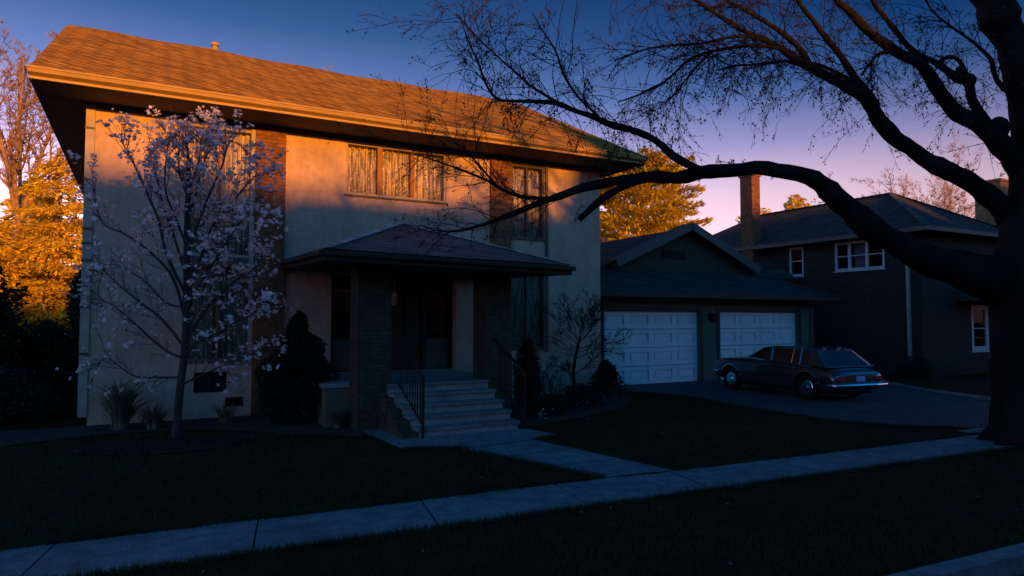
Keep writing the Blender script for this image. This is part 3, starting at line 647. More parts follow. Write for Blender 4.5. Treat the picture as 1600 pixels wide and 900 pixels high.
limb([(935, 185, 6), (928, 176, 5), (904, 152, 4.5), (880, 116, 4), (868, 80, 3.2), (848, 48, 2.6), (832, 20, 1.8)], 8.3, 8.1)
limb([(1010, 280, 13), (985, 288, 13), (955, 302, 12.5), (930, 320, 11.5), (914, 335, 10.5), (905, 344, 10)], 8.5, 8.5)
limb([(870, 308, 8), (853, 310, 7), (820, 308, 6.5), (787, 297, 6), (763, 283, 5), (740, 273, 4), (700, 258, 3), (655, 243, 2), (630, 238, 1.4)], 8.2, 7.8)
limb([(775, 288, 5), (760, 272, 4), (740, 248, 3), (720, 230, 2.4), (690, 205, 1.6)], 7.9, 7.7)
B2 = [(1610, 385, 60), (1580, 345, 46), (1555, 318, 38), (1525, 292, 34), (1495, 273, 31), (1453, 252, 28), (1416, 226, 26), (1389, 203, 25), (1370, 178, 24), (1348, 153, 22), (1325, 139, 17), (1295, 121, 16), (1264, 105, 15), (1242, 91, 13), (1212, 72, 11), (1181, 57, 9), (1151, 42, 8), (1125, 25, 7), (1087, 0, 6), (1040, -30, 5)]
limb(B2, 10.0, 8.4, ext=1.2)
limb([(1370, 175, 16), (1355, 151, 15), (1332, 117, 12), (1314, 87, 10.5), (1291, 60, 9.5), (1272, 34, 8), (1249, 4, 7), (1230, -40, 5)], 9.3, 8.9, ext=1.4)
limb([(1270, 108, 10), (1256, 85, 10), (1242, 68, 9), (1212, 45, 8), (1178, 23, 7), (1132, 0, 5), (1085, -30, 3.5)], 9.0, 8.6, ext=.8)
limb([(1190, 62, 7), (1165, 57, 5), (1135, 59, 5), (1094, 68, 4.5), (1038, 72, 3.5), (1000, 80, 3), (960, 95, 2)], 8.7, 8.3)
limb([(1225, 82, 7), (1210, 75, 6), (1170, 72, 5.5), (1113, 80, 5), (1076, 94, 4.5), (1038, 128, 3.8), (1000, 147, 3), (965, 160, 2)], 8.8, 8.3)
limb([(1115, 79, 5), (1094, 98, 4), (1074, 122, 3.2), (1052, 150, 2.5), (1020, 175, 1.8)], 8.5, 8.3)
limb([(1262, 108, 6), (1227, 95, 5), (1189, 100, 4.5), (1150, 103, 3.5), (1120, 110, 2.5)], 9.0, 8.7)
limb([(1350, 158, 8), (1330, 128, 7), (1290, 105, 6), (1270, 98, 4)], 9.2, 9.1)
B3 = [(1620, 300, 60), (1595, 252, 44), (1567, 226, 36), (1529, 197, 27), (1491, 171, 24), (1472, 151, 22), (1453, 121, 20), (1434, 98, 18), (1400, 81, 17), (1370, 60, 16), (1344, 38, 14), (1325, 15, 12), (1306, -4, 11), (1280, -60, 8), (1262, -120, 6)]
limb(B3, 9.8, 8.8, ext=1.5)
limb([(1575, 225, 26), (1548, 200, 20), (1521, 164, 15), (1513, 130, 15), (1496, 124, 14), (1461, 98, 10), (1427, 79, 9), (1400, 49, 9), (1380, 22, 8), (1363, 0, 7), (1345, -50, 5)], 9.7, 9.0, ext=1.2)
limb([(1508, 128, 9), (1506, 108, 8), (1494, 92, 7), (1478, 91, 7), (1468, 98, 7)], 9.5, 9.35)
limb([(1405, 82, 7), (1375, 84, 6), (1358, 100, 5), (1346, 118, 4)], 9.2, 9.1)
limb([(1600, 165, 16), (1582, 150, 11), (1562, 130, 9), (1553, 112, 8), (1548, 92, 6.5), (1529, 72, 5), (1495, 48, 4), (1460, 20, 3), (1440, -10, 2)], 9.6, 9.2)
limb([(1600, 100, 30), (1578, 60, 26), (1572, 20, 24), (1566, -40, 20), (1570, -140, 14)], 9.5, 9.5, ext=1.5)
for x, y, r_, d in ((1560, 200, 17, 9.65), (1514, 126, 11, 9.5), (1500, 110, 7, 9.4)):       # burls
    c = at(x, y, d); r_ = r_ * d / F; tr.tube([c + Vector((0, 0, -r_)), c + Vector((0, 0, -r_ * .6)), c, c + Vector((0, 0, r_ * .6)), c + Vector((0, 0, r_))], [r_ * .3, r_ * .8, r_, r_ * .8, r_ * .3], 8)
# a few unseen upper limbs that shade the roof
for x, y, d, dirv, L_ in ((1480, -200, 9.2, (-.7, .3, .5), 3.2), (1490, -120, 9.2, (-.5, -.6, .6), 3), (1490, -300, 9.2, (-.4, .6, .6), 3), (1262, -120, 8.7, (-.8, .5, .35), 2.6), (1230, -60, 8.7, (-.9, .1, .3), 2.6)):
    p = at(x, y, d); branchy(tr, p, Vector(dirv), L_, .07, 2, rnd, .18, .0, .06, 6, .5, .9, None, .25, .005)
tips = []
for pts, rad in limb_lines:
    acc = rnd.random() * .1
    for i in range(1, len(pts) - 1):
        sl_ = (pts[i] - pts[i - 1]).length; acc += sl_
        r_ = rad[i]
        step = .085 if r_ < .03 else .14 if r_ < .09 else .5
        if r_ > .17: continue
        while acc > step:
            acc -= step
            dd = (pts[i] - pts[i - 1]).normalized()
            dv = perp(dd, rnd, rnd.uniform(.5, 1.5))
            if r_ > .05 and rnd.random() < .35: continue
            if dv.z < -.6 and r_ > .035: continue
            L_ = rnd.uniform(.3, .95) * (1.15 if r_ < .06 else .8)
            branchy(tw, pts[i], dv, L_, min(.0075, r_ * .35 + .002), 2 if rnd.random() < .65 else 1, rnd, .28, .16 if pts[i].z > 3.9 else .05, 0, 4, .55, .85, tips, .10, .0019)
# hanging switches between the upper limbs
for pts, rad in limb_lines:
    for i in range(2, len(pts)):
        if pts[i].z > 4.1 and rad[i] < .07 and rnd.random() < .45:
            branchy(tw, pts[i], Vector((rnd.gauss(0, .5), rnd.gauss(0, .4), -.25)), rnd.uniform(.5, 1.25), .0048, 2, rnd, .22, .22, 0, 4, .45, .7, tips, .1, .0017)
for p, d in tips:
    if rnd.random() < .5:
        r_ = rnd.uniform(.005, .012); buds.tube([p, p + d * r_ * 1.3, p + d * r_ * 2.6], [r_ * .3, r_, r_ * .25], 4)
tr.build('trunk', M['bark'], bt, smooth=True); tw.build('twigs', M['bark'], bt); buds.build('buds', M['bud'], bt)

# ------------------------------------------------------------------ magnolia
rnd = random.Random(23)
mg = tag(empty('magnolia_tree', (.51, 11.29, 0)), 'young magnolia tree covered in pale pink blossoms before the left windows', 'tree')
tr = MB(); fl_ = MB(); tips = []
DM = 10.15
def mp_(x, y, d=0): return at(x, y, DM + d)
TM = [(275, 693, 17, 0), (277, 660, 13, 0), (281, 610, 12, 0), (287, 560, 11, .02), (290, 500, 10, .05), (291, 440, 9, .05), (292, 380, 10, .05), (293, 320, 8, .05), (295, 265, 6, .05), (292, 228, 4, .05), (290, 208, 2.5, .05)]
S = cat([tuple(mp_(x, y, d)) + (t * DM / F / 2,) for x, y, t, d in TM], 3)
mtr = [Vector(s_[:3]) for s_ in S]; tr.tube(mtr, [s_[3] for s_ in S], 9)
LM = [  # main boughs: start index in px height, targets (x, y), depth drift
    (560, [(250, 540), (215, 505), (175, 480), (150, 470)], .5, 6), (540, [(255, 500), (215, 470), (180, 440), (158, 420)], -.5, 6), (500, [(270, 440), (240, 400), (200, 370), (160, 345), (148, 262)], .3, 7),
    (460, [(262, 400), (245, 350), (225, 300), (205, 250), (195, 225)], -.5, 7), (430, [(272, 380), (255, 320), (245, 270), (235, 225)], .4, 6), (380, [(275, 330), (262, 290), (258, 240), (262, 195)], -.2, 5),
    (560, [(310, 540), (345, 520), (380, 500), (400, 492)], -.4, 6), (540, [(310, 500), (335, 470), (360, 440), (395, 420), (408, 400)], .4, 7), (500, [(305, 460), (325, 420), (350, 380), (385, 345), (412, 330)], -.5, 7),
    (440, [(310, 400), (330, 360), (355, 320), (385, 290), (405, 270)], .5, 7), (400, [(310, 360), (325, 310), (345, 260), (360, 225), (385, 240)], -.3, 6), (350, [(305, 310), (318, 270), (330, 230), (335, 195)], .3, 5),
    (590, [(250, 585), (205, 590), (170, 560), (150, 575)], -.3, 5), (600, [(310, 590), (345, 575), (380, 560), (405, 545)], .3, 5), (330, [(300, 290), (310, 250), (308, 210), (302, 180)], 0, 4),
    (480, [(260, 470), (215, 430), (170, 410), (150, 455)], .8, 5), (470, [(320, 440), (350, 430), (385, 440), (410, 470)], .8, 5), (300, [(285, 270), (275, 235), (280, 200), (268, 180)], .3, 4)]
for y0, tg, dz, th_ in LM:
    x0 = 290 if y0 < 540 else 286
    m = len(tg); th_ *= .78; P = [tuple(mp_(x0, y0, .03)) + (th_ * DM / F / 2,)]
    for i, (x, y) in enumerate(tg):
        y = max(y, 212 + .08 * abs(x - 300)) if y < 300 else y
        P.append(tuple(mp_(x + rnd.uniform(-5, 5), y + rnd.uniform(-5, 5), dz * (i + 1) / m + rnd.uniform(-.08, .08))) + (max(.004, th_ * DM / F / 2 * (1 - (i + 1) / m * .75)),))
    S = cat(P, 5); pts = [Vector(s_[:3]) for s_ in S]; rad = [s_[3] for s_ in S]; tr.tube(pts, rad, 6)
    for i in range(3, len(pts)):
        if rnd.random() < .9:
            dd = (pts[i] - pts[i - 1]).normalized()
            branchy(tr, pts[i], perp(dd, rnd, rnd.uniform(.4, 1.0)), rnd.uniform(.22, .6), .0055, 1, rnd, .18, 0, .15, 4, .55, .7, tips, .08, .003)
    tips.append((pts[-1], (pts[-1] - pts[-2]).normalized()))
for i in range(14, len(mtr)):
    branchy(tr, mtr[i], perp(Vector((0, 0, 1)), rnd, .9), rnd.uniform(.3, .6), .007, 1, rnd, .18, 0, .15, 3, .5, .7, tips, .08, .003)
def bloom(mb, p, d, r):
    d = (d + Vector((0, 0, .6))).normalized(); u = d.orthogonal().normalized(); v = d.cross(u); k = rnd.choice((5, 6, 7)); op = rnd.uniform(.35, 1.0)
    for i in range(k):
        t = 2 * math.pi * i / k + rnd.uniform(-.2, .2); o_ = (u * math.cos(t) + v * math.sin(t)); s_ = d.cross(o_); o2 = rnd.uniform(.8, 1.25)
        a = p; b1 = p + d * r * .5 + o_ * r * op * .7 * o2; c_ = p + d * r * (1.25 - .7 * op) + o_ * r * op * 1.25 * o2
        mb.poly([a, b1 + s_ * r * .32, c_ + s_ * r * .12, c_ - s_ * r * .12, b1 - s_ * r * .32])
rnd.shuffle(tips)
def keepp(p):
    v = p - Vector((0, 0, H)); d = v.dot(fw); x = 800 + F * v.dot(rt) / d; y = 450 - F * v.dot(upv) / d
    pr_ = .78 if y < 420 else .55
    if x > 290 and y < 400: pr_ = 1
    if x < 290 and y > 400: pr_ *= .6
    return pr_
nb_ = 0
for p, d in tips:
    if rnd.random() < keepp(p):
        bloom(fl_, p, d, rnd.uniform(.026, .052)); nb_ += 1
        if rnd.random() < .6: bloom(fl_, p + Vector((rnd.gauss(0, .05), rnd.gauss(0, .05), rnd.gauss(0, .04))), Vector((rnd.gauss(0, 1), rnd.gauss(0, 1), .5)), rnd.uniform(.03, .055))
tr.build('trunk', M['bark_mag'], mg, smooth=True); fl_.build('blossoms', M['petal'], mg)
print('blossoms', nb_)

# ------------------------------------------------------------------ shrubs, strap leaved clumps
def clump(x, y, h, n, spread, label, cat_='plant', m='irisleaf', wd=.018, seed=0, name='strap_leaf_plant', group=None):
    r = random.Random(seed); b = MB()
    for i in range(n):
        a = r.uniform(0, 6.283); l_ = h * r.uniform(.55, 1.1); o_ = r.uniform(.2, 1) * spread
        dv = Vector((math.cos(a), math.sin(a), 0)); s_ = Vector((-dv.y, dv.x, 0)) * wd
        p0 = Vector((x, y, .01)) + dv * r.uniform(0, .12); P = [p0]
        for k in range(1, 6):
            t = k / 5; P.append(p0 + dv * (o_ * t * t) + Vector((0, 0, l_ * (t - .35 * t ** 3 * (o_ / spread)))))
        for k in range(5):
            w0 = 1 - (k / 5) ** 2; w1 = 1 - ((k + 1) / 5) ** 2
            b.poly([P[k] - s_ * w0, P[k] + s_ * w0, P[k + 1] + s_ * w1 * .99 + Vector((0, 0, .0001)), P[k + 1] - s_ * w1 * .99])
    o = b.build(name, M[m]); o.data.transform(Matrix.Translation((-x, -y, 0))); o.location = (x, y, 0)
    tag(o, label, cat_, group); return o
clump(-.25, 12.95, 1.0, 150, .75, 'large arching clump of strap leaves at the left corner of the stucco wall', seed=1, wd=.02)
clump(.22, 12.75, .5, 80, .45, 'short strap leaved clump between the large clump and the magnolia trunk', seed=2)
clump(1.35, 12.9, .45, 70, .4, 'small grassy clump below the air vent under the tall windows', seed=3, wd=.012)
clump(2.95, 11.4, .42, 140, .32, 'round tuft of thin grey leaves beside the left porch pillar', m='shrubleaf', wd=.010, seed=4, name='grass_tuft')
clump(3.60, 10.6, .5, 60, .3, 'pale leafy plant squeezed between the left pillar and the steps', m='shrubleaf', wd=.02, seed=5, name='leafy_plant')
clump(7.2, 12.2, .75, 120, .5, 'grey green wispy plant right of the porch below the basement window', m='shrubleaf', wd=.012, seed=6, name='leafy_plant')
clump(9.55, 12.6, .3, 60, .25, 'low pale tuft at the curved edge of the right planting bed', m='shrubleaf', wd=.015, seed=7, name='leafy_plant')
def leafy(mb, c, rx, ry, rz, n, size, r, shape=None, tri=True, core=.35):
    for i in range(n):
        while True:
            v = Vector((r.uniform(-1, 1), r.uniform(-1, 1), r.uniform(-1, 1)))
            if core < v.length < 1: break
        k = shape(v) if shape else 1
        p = Vector(c) + Vector((v.x * rx * k, v.y * ry * k, v.z * rz)); q = noise.noise(p * 2.2 / max(.3, rx))
        p += Vector((v.x * rx, v.y * ry, 0)) * q * .35
        a = Vector((r.gauss(0, 1), r.gauss(0, 1), r.gauss(0, .7))).normalized(); b_ = a.orthogonal().normalized(); s_ = size * r.uniform(.6, 1.4)
        mb.poly([p - b_ * s_ * .4, p + b_ * s_ * .4, p + a * s_])
def bush(name, c, rx, ry, rz, n, size, m, label, seed, shape=None, stem=True, cat_='shrub'):
    r = random.Random(seed); root = tag(empty(name, (c[0], c[1], 0)), label, cat_); b = MB(); leafy(b, c, rx, ry, rz, n, size, r, shape); b.build('foliage', M[m], root)
    s_ = MB()
    for k in range(5):
        branchy(s_, (c[0], c[1], 0), Vector((r.gauss(0, .3), r.gauss(0, .3), 1)), (c[2] + rz) * .8, .02, 1, r, .15, 0, .05, 6, .4, .8, None, .15, .003)
    s_.build('stems', M['bark'], root); return root
cone = lambda v: max(.08, (1 - (v.z + 1) / 2) ** .75 * 1.15)
bush('yew', (2.48, 12.35, .95), .88, .75, 1.02, 15000, .055, 'dkleaf', 'dense dark cone shaped evergreen left of the porch', 31, cone)
bush('evergreen_shrub', (6.70, 11.6, .72), .32, .35, .75, 4200, .05, 'dkleaf', 'narrow dark evergreen hugging the right porch pillar', 32, lambda v: max(.2, 1 - .4 * (v.z + 1) / 2))
bush('low_shrub', (8.05, 11.7, .22), .5, .35, .28, 2600, .045, 'dkleaf', 'low dark mound shrub in front of the bare shrub', 33)
bush('low_shrub', (6.85, 11.0, .18), .42, .3, .25, 2200, .045, 'dkleaf', 'low dark mound shrub next to the foot of the steps', 34)
bush('evergreen_shrub', (9.65, 13.0, .38), .52, .4, .5, 4000, .055, 'dkleaf', 'dark ragged evergreen at the corner between house and garage door', 35, lambda v: max(.25, 1 - .5 * (v.z + 1) / 2))
bush('low_shrub', (20.9, 12.4, .3), .6, .5, .4, 3000, .06, 'dkleaf', 'dark shrub at the foot of the neighbouring brick wall', 36)
bush('flowering_shrub', (24.3, 11.6, .4), .5, .4, .4, 3000, .05, 'shrubleaf', 'small shrub under the white neighbouring window beside the big trunk', 37)
for k, (x, y) in enumerate(((8.75, 12.0), (7.75, 11.2), (6.3, 10.45))):
    r = random.Random(60 + k); b = MB()
    stm = MB()
    for i in range(26 if k != 1 else 14):
        p = Vector((x + r.gauss(0, .09), y + r.gauss(0, .07), r.uniform(.03, .2))); dv = Vector((r.gauss(0, 1), r.gauss(0, 1), 1)).normalized(); u = dv.orthogonal().normalized()
        b.poly([p, p + dv * .03 + u * .01, p + dv * .042, p + dv * .03 - u * .01])
        stm.tube([(p.x, p.y, 0), tuple(p)], .002, 3)
    fo = b.build('flower', M['petal']); stm.build('stem', M['dkleaf'], fo)
    tag(fo, ['pale flower tuft beside the low mound shrub under the bare shrub', 'tiny pale flower in the bed left of the mound shrub', 'pale flower at the bed corner beside the steps'][k], 'flower')
# bare shrub in front of the right hand wall
r = random.Random(41); root = tag(empty('bare_shrub', (8.3, 12.3, 0)), 'leafless shrub with fine fanned twigs between tall window and garage door', 'shrub'); b = MB()
tk = [(898, 612, 6), (896, 580, 5.5), (902, 545, 4.5), (907, 525, 4)]
S = cat([tuple(at(x, y, 15.2)) + (t * 15.2 / F / 2,) for x, y, t in tk], 4); b.tube([s_[:3] for s_ in S], [s_[3] for s_ in S], 7)
for (x0, y0, x1, y1) in ((907, 528, 905, 470), (905, 535, 870, 480), (905, 530, 940, 480), (905, 535, 960, 500), (900, 560, 862, 520), (898, 585, 935, 555), (904, 540, 925, 470), (904, 538, 885, 470), (903, 545, 975, 520), (897, 590, 860, 570),
        (904, 540, 855, 490), (905, 532, 915, 465), (904, 536, 950, 485), (902, 550, 968, 540), (900, 560, 950, 530), (897, 600, 880, 560)):
    a = at(x0, y0, 15.2); c = at(x1, y1, 15.2 + r.uniform(-.7, .5)); branchy(b, a, (c - a), (c - a).length * 1.05, .011, 2, r, .16, 0, .10, 8, .5, .85, None, .08, .0042)
b.build('branches', M['bark'], root, smooth=True)
# twiggy undergrowth shrub by the vent
r = random.Random(43); b = MB()
for k in range(9): branchy(b, (7.9 + r.uniform(-.2, .2), 12.6, 0), Vector((r.gauss(0, .5), r.gauss(0, .3), 1)), r.uniform(.6, 1.0), .009, 2, r, .15, 0, .05, 5, .5, .8, None, .1, .003)
tag(b.build('twiggy_shrub', M['bark']), 'thin leafless twigs below the right basement window', 'shrub')
# magnolia underplanting
b = MB(); r = random.Random(45)
for i in range(2600):
    t = r.uniform(0, 6.28); q = r.random() ** .5; x = .42 + 1.1 * q * math.cos(t); y = 10.95 + .6 * q * math.sin(t); a = r.uniform(0, 6.28); l_ = r.uniform(.03, .10)
    b.poly([(x, y, .012), (x + .012 * math.cos(a), y + .012 * math.sin(a), .012), (x + .05 * math.cos(a + 1), y + .05 * math.sin(a + 1), l_)])
tag(b.build('ground_cover', M['dkleaf']), 'low dark ground cover round the foot of the magnolia', 'ground cover', kind='stuff')

# ------------------------------------------------------------------ evergreens and trees behind
def spray_tree(name, c, h, rad, n, m, label, seed, trunk=.25, lean=0, droop=.35, gap=.12, base=.05, size=.28, prof=None, group=None, tm='bark_pale'):
    """crown of drooping sprays on whorled boughs; trunk shows in the gaps"""
    r = random.Random(seed); root = tag(empty(name, (c[0], c[1], 0)), label, 'tree', group); lf = MB(); tk_ = MB()
    prof = prof or (lambda t: (1 - t) ** .7)
    tk_.tube([(c[0] + lean * (k / 8) ** 2, c[1], h * k / 8) for k in range(9)], [trunk * (1 - k / 9) + .02 for k in range(9)], 9)
    z = base * h
    while z < h * .985:
        t = z / h; R_ = rad * prof(t); nb__ = 5 + int(R_ * 1.2)
        a0 = r.uniform(0, 6.28)
        for i in range(nb__):
            if r.random() < gap: continue
            a = a0 + 6.283 * i / nb__ + r.gauss(0, .2); L_ = R_ * r.uniform(.65, 1.15)
            dv = Vector((math.cos(a), math.sin(a), r.uniform(-.05, .3))); p = Vector((c[0] + lean * t * t, c[1], z + r.uniform(-.2, .2))); q = p + dv * L_ - Vector((0, 0, droop * L_ * .5))
            tk_.tube([p, p.lerp(q, .5) + Vector((0, 0, .08 * L_)), q], [.02 + .012 * L_, .015, .006], 4)
            k = max(4, int(n * L_))
            for j in range(k):
                f = .25 + .78 * r.random() ** .7; cpt = p.lerp(q, f) + Vector((0, 0, .08 * L_ * math.sin(f * 3.1)))
                wid = .32 * L_ * (1.15 - f) + .12
                cpt += Vector((-dv.y, dv.x, 0)) * r.gauss(0, wid) + Vector((0, 0, -abs(r.gauss(0, .12)) + r.gauss(0, .04)))
                a_ = Vector((dv.x + r.gauss(0, .5), dv.y + r.gauss(0, .5), -droop + r.gauss(0, .3))).normalized(); b_ = a_.cross(Vector((r.gauss(0, .4), r.gauss(0, .4), 1))).normalized(); s_ = size * r.uniform(.5, 1.3)
                lf.poly([cpt - b_ * s_ * .16, cpt + a_ * s_ * .45 - b_ * s_ * .22, cpt + a_ * s_, cpt + a_ * s_ * .5 + b_ * s_ * .22])
        z += r.uniform(.22, .34) * (h / 8)
    tk_.build('trunk', M[tm], root, smooth=True); lf.build('crown', M[m], root); return root
G1 = 'sunlit evergreens behind the left corner'
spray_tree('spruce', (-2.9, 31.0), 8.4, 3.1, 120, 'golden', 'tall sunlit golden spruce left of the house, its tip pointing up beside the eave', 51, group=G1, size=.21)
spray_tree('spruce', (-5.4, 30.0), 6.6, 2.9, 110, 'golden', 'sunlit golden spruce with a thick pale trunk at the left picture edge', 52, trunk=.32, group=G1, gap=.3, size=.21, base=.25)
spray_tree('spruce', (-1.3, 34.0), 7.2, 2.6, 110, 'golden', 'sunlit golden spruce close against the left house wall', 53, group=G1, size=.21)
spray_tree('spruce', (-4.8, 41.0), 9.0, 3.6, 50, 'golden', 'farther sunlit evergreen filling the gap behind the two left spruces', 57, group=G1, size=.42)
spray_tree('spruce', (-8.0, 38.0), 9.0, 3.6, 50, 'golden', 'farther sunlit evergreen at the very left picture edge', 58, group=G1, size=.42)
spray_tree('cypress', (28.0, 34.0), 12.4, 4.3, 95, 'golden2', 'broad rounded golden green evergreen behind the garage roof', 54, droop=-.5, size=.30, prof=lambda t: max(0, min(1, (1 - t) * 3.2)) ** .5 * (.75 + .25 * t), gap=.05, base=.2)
def bare_tree(name, c, h, spreadv, m, label, seed, r0=.28, fork=.35, n=7, levels=3, group=None):
    r = random.Random(seed); root = tag(empty(name, (c[0], c[1], 0)), label, 'tree', group); b = MB(); t_ = Vector((c[0], c[1], 0)); f = Vector((c[0] + r.uniform(-.2, .2), c[1], h * fork))
    b.tube([t_, t_.lerp(f, .5) + Vector((.1, 0, 0)), f], [r0 * 1.15, r0, r0 * .85], 9)
    c_ = MB()
    for i in range(n):
        a = 6.28 * i / n + r.gauss(0, .3); d = Vector((math.cos(a) * spreadv, math.sin(a) * spreadv, 1)).normalized()
        branchy(c_, f, d, h * (1 - fork) * r.uniform(.8, 1.05), r0 * .25, levels, r, .14, 0, .05, 10, .44, .8, None, h * .035, .008)
    b.build('trunk', M[m], root, smooth=True); c_.build('crown', M[m], root); return root
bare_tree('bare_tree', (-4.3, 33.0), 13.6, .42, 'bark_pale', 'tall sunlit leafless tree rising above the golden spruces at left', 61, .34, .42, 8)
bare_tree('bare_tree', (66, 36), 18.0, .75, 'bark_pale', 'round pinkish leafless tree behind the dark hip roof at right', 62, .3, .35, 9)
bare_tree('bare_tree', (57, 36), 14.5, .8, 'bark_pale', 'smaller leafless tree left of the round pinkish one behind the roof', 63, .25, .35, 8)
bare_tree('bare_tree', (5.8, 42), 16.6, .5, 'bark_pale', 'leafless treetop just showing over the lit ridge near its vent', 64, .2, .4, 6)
r = random.Random(71)
for k, (x, y, z, rr_) in enumerate(((34.5, 30.5, 8.9, 1.0), (36.5, 29.0, 9.6, .7))):
    bush('treetop_shrub', (x, y, z - .6), rr_, rr_, .8, 900, .2, 'golden', ['low sunlit treetop peeping over the neighbouring ridge beside the chimney', 'taller sunlit treetop peeping over the neighbouring ridge'][k], 72 + k, cat_='tree')
# dark hedge mass low at left, white gate
bush('hedge', (-3.7, 18.5, 1.2), 1.5, 2.3, 2.2, 12000, .12, 'dkleaf', 'big dark hedge mass at the left picture edge below the golden trees', 81, cat_='hedge')
bush('evergreen_shrub', (-1.95, 19.8, .6), .75, 1.6, 1.2, 7000, .10, 'dkleaf', 'dark bush below the small white gate beside the house wall', 82)
bush('evergreen_shrub', (-1.35, 22.5, 2.2), .42, 1.0, 1.1, 4000, .10, 'dkleaf', 'dark foliage against the house wall above the small white gate', 83)
bush('hedge', (-2.6, 15.2, .35), 1.3, 1.3, .65, 7000, .08, 'dkleaf', 'low dark bushes left of the large strap leaved clump', 84, cat_='hedge')
gt = tag(empty('garden_gate', (-2.6, 27, 0)), 'small white slatted gate glimpsed through the dark bushes at left', 'gate'); b = MB()
for i in range(9): MB().box(-3.05 + i * .115, -2.97 + i * .115, 26.98, 27.0, .1, 1.35 + .12 * math.sin(i / 8 * 3.14)).build('picket', M['white'], gt)
[MB().box(-3.07, -2.03, 27.003, 27.04, z, z + .1).build('rail', M['white'], gt) for z in (.35, 1.05)]

# ------------------------------------------------------------------ across the street (out of frame; added, ridges set to throw the evening shade)
AG = 'added shade houses across the street'
def shade_house(x0, x1, y0, y1, ez_, rz_, hip, label):
    o = tag(empty('house', ((x0 + x1) / 2, y1, 0)), label, 'house', AG); b = MB(); b.box(x0, x1, y0, y1, 0, ez_); b.build('wall', M['brick'], o)
    b = MB(); my = (y0 + y1) / 2; p = .5
    A = (x0 - p, y0 - p, ez_); B_ = (x1 + p, y0 - p, ez_); C_ = (x1 + p, y1 + p, ez_); D_ = (x0 - p, y1 + p, ez_); E_ = (x0 + hip, my, rz_); F_ = (x1 - hip, my, rz_)
    b.poly([A, B_, F_, E_]); b.poly([B_, C_, F_]); b.poly([C_, D_, E_, F_]); b.poly([D_, A, E_]); b.poly([D_, C_, B_, A]); b.build('roof', M['shingle_dark'], o)
    for i in range(3):
        x = x0 + (x1 - x0) * (i + .5) / 3
        for z in (1.0, 3.6): MB().box(x - .6, x + .6, y1 + .003, y1 + .05, z, z + 1.3).build('window', M['carglass'], o)
    return o
shade_house(-14, 1.3, -22, -12, 5.8, 8.25, .1, 'unseen brick house added for shade across the street at the left')
shade_house(1.31, 8.29, -21, -13, 5.6, 8.15, .1, 'small unseen brick house added for shade across the street facing the porch')
shade_house(8.3, 22.3, -22, -12, 6.6, 10.6, .1, 'tall unseen brick house added for shade across the street facing the garage')
shade_house(22.31, 46, -22, -12, 6.6, 10.75, 1.5, 'wide unseen brick house added for shade across the street facing the neighbouring lawn')

# ------------------------------------------------------------------ parked car
car = tag(empty('parked_car', (13.4, 11.65, 0)), 'dark green four door saloon with chrome bumper parked before the right garage door', 'car')
hd = R(84); car.scale = (.94, .94, .94)
car.rotation_euler = (0, 0, hd); car.location = (14.08, 11.44, 0.006)
def cpart(mb, name, m, parent=car, smooth=False):
    me = bpy.data.meshes.new(name); me.from_pydata(mb.v, [], mb.f); me.update(); me.materials.append(M[m])
    if smooth: me.polygons.foreach_set('use_smooth', [True] * len(me.polygons))
    o = bpy.data.objects.new(name, me); C.objects.link(o); o.parent = parent; return o
def loft(secs, close_ends=True):
    b = MB(); n = len(secs[0])
    for s_ in secs: b.v += [tuple(p) for p in s_]
    for i in range(len(secs) - 1):
        for k in range(n):
            k2 = (k + 1) % n; b.f.append((i * n + k, i * n + k2, (i + 1) * n + k2, (i + 1) * n + k))
    b.f.append(tuple(reversed(range(n)))); b.f.append(tuple((len(secs) - 1) * n + k for k in range(n)))
    return b
def body_sec(x, wb, zb, zt, crown=.03):
    hw = wb; zm = zb + (zt - zb) * .55
    half = [(0, zb), (hw * .80, zb), (hw * .95, zb + .05), (hw * 1.0, zm - .06), (hw * 1.0, zm + .06), (hw * .965, zt - .09), (hw * .90, zt - .02), (hw * .55, zt + crown * .6), (0, zt + crown)]
    return [(x, y, z) for y, z in half] + [(x, -y, z) for y, z in half[-2:0:-1]]
secs = [body_sec(-2.14, .68, .32, .60, .01), body_sec(-2.10, .77, .26, .69, .012), body_sec(-1.98, .82, .22, .745, .018), body_sec(-1.72, .83, .21, .79), body_sec(-1.3, .835, .20, .835), body_sec(-.6, .84, .19, .875), body_sec(.3, .84, .19, .90),
        body_sec(.9, .835, .19, .90), body_sec(1.4, .83, .21, .88, .04), body_sec(1.85, .81, .26, .85, .03), body_sec(2.08, .77, .32, .80, .02), body_sec(2.15, .70, .40, .74, .01)]
bo = cpart(loft(secs), 'body', 'car', smooth=True)
sb = bo.modifiers.new('s', 'SUBSURF'); sb.levels = 2; sb.render_levels = 2
cut = MB()
for ax in (-1.30, 1.35):
    for s_ in (-1, 1): cut.tube([(ax, s_ * .60, .31), (ax, s_ * 1.0, .31)], .37, 28)
cme = bpy.data.meshes.new('cut'); cme.from_pydata(cut.v, [], cut.f); cob = bpy.data.objects.new('cut', cme); C.objects.link(cob); cob.parent = car
bl = bo.modifiers.new('b', 'BOOLEAN'); bl.operation = 'DIFFERENCE'; bl.object = cob; bl.solver = 'EXACT'
bpy.context.view_layer.update()
nm = bpy.data.meshes.new_from_object(bo.evaluated_get(bpy.context.evaluated_depsgraph_get())); bo.modifiers.clear(); bo.data = nm
bpy.data.objects.remove(cob)
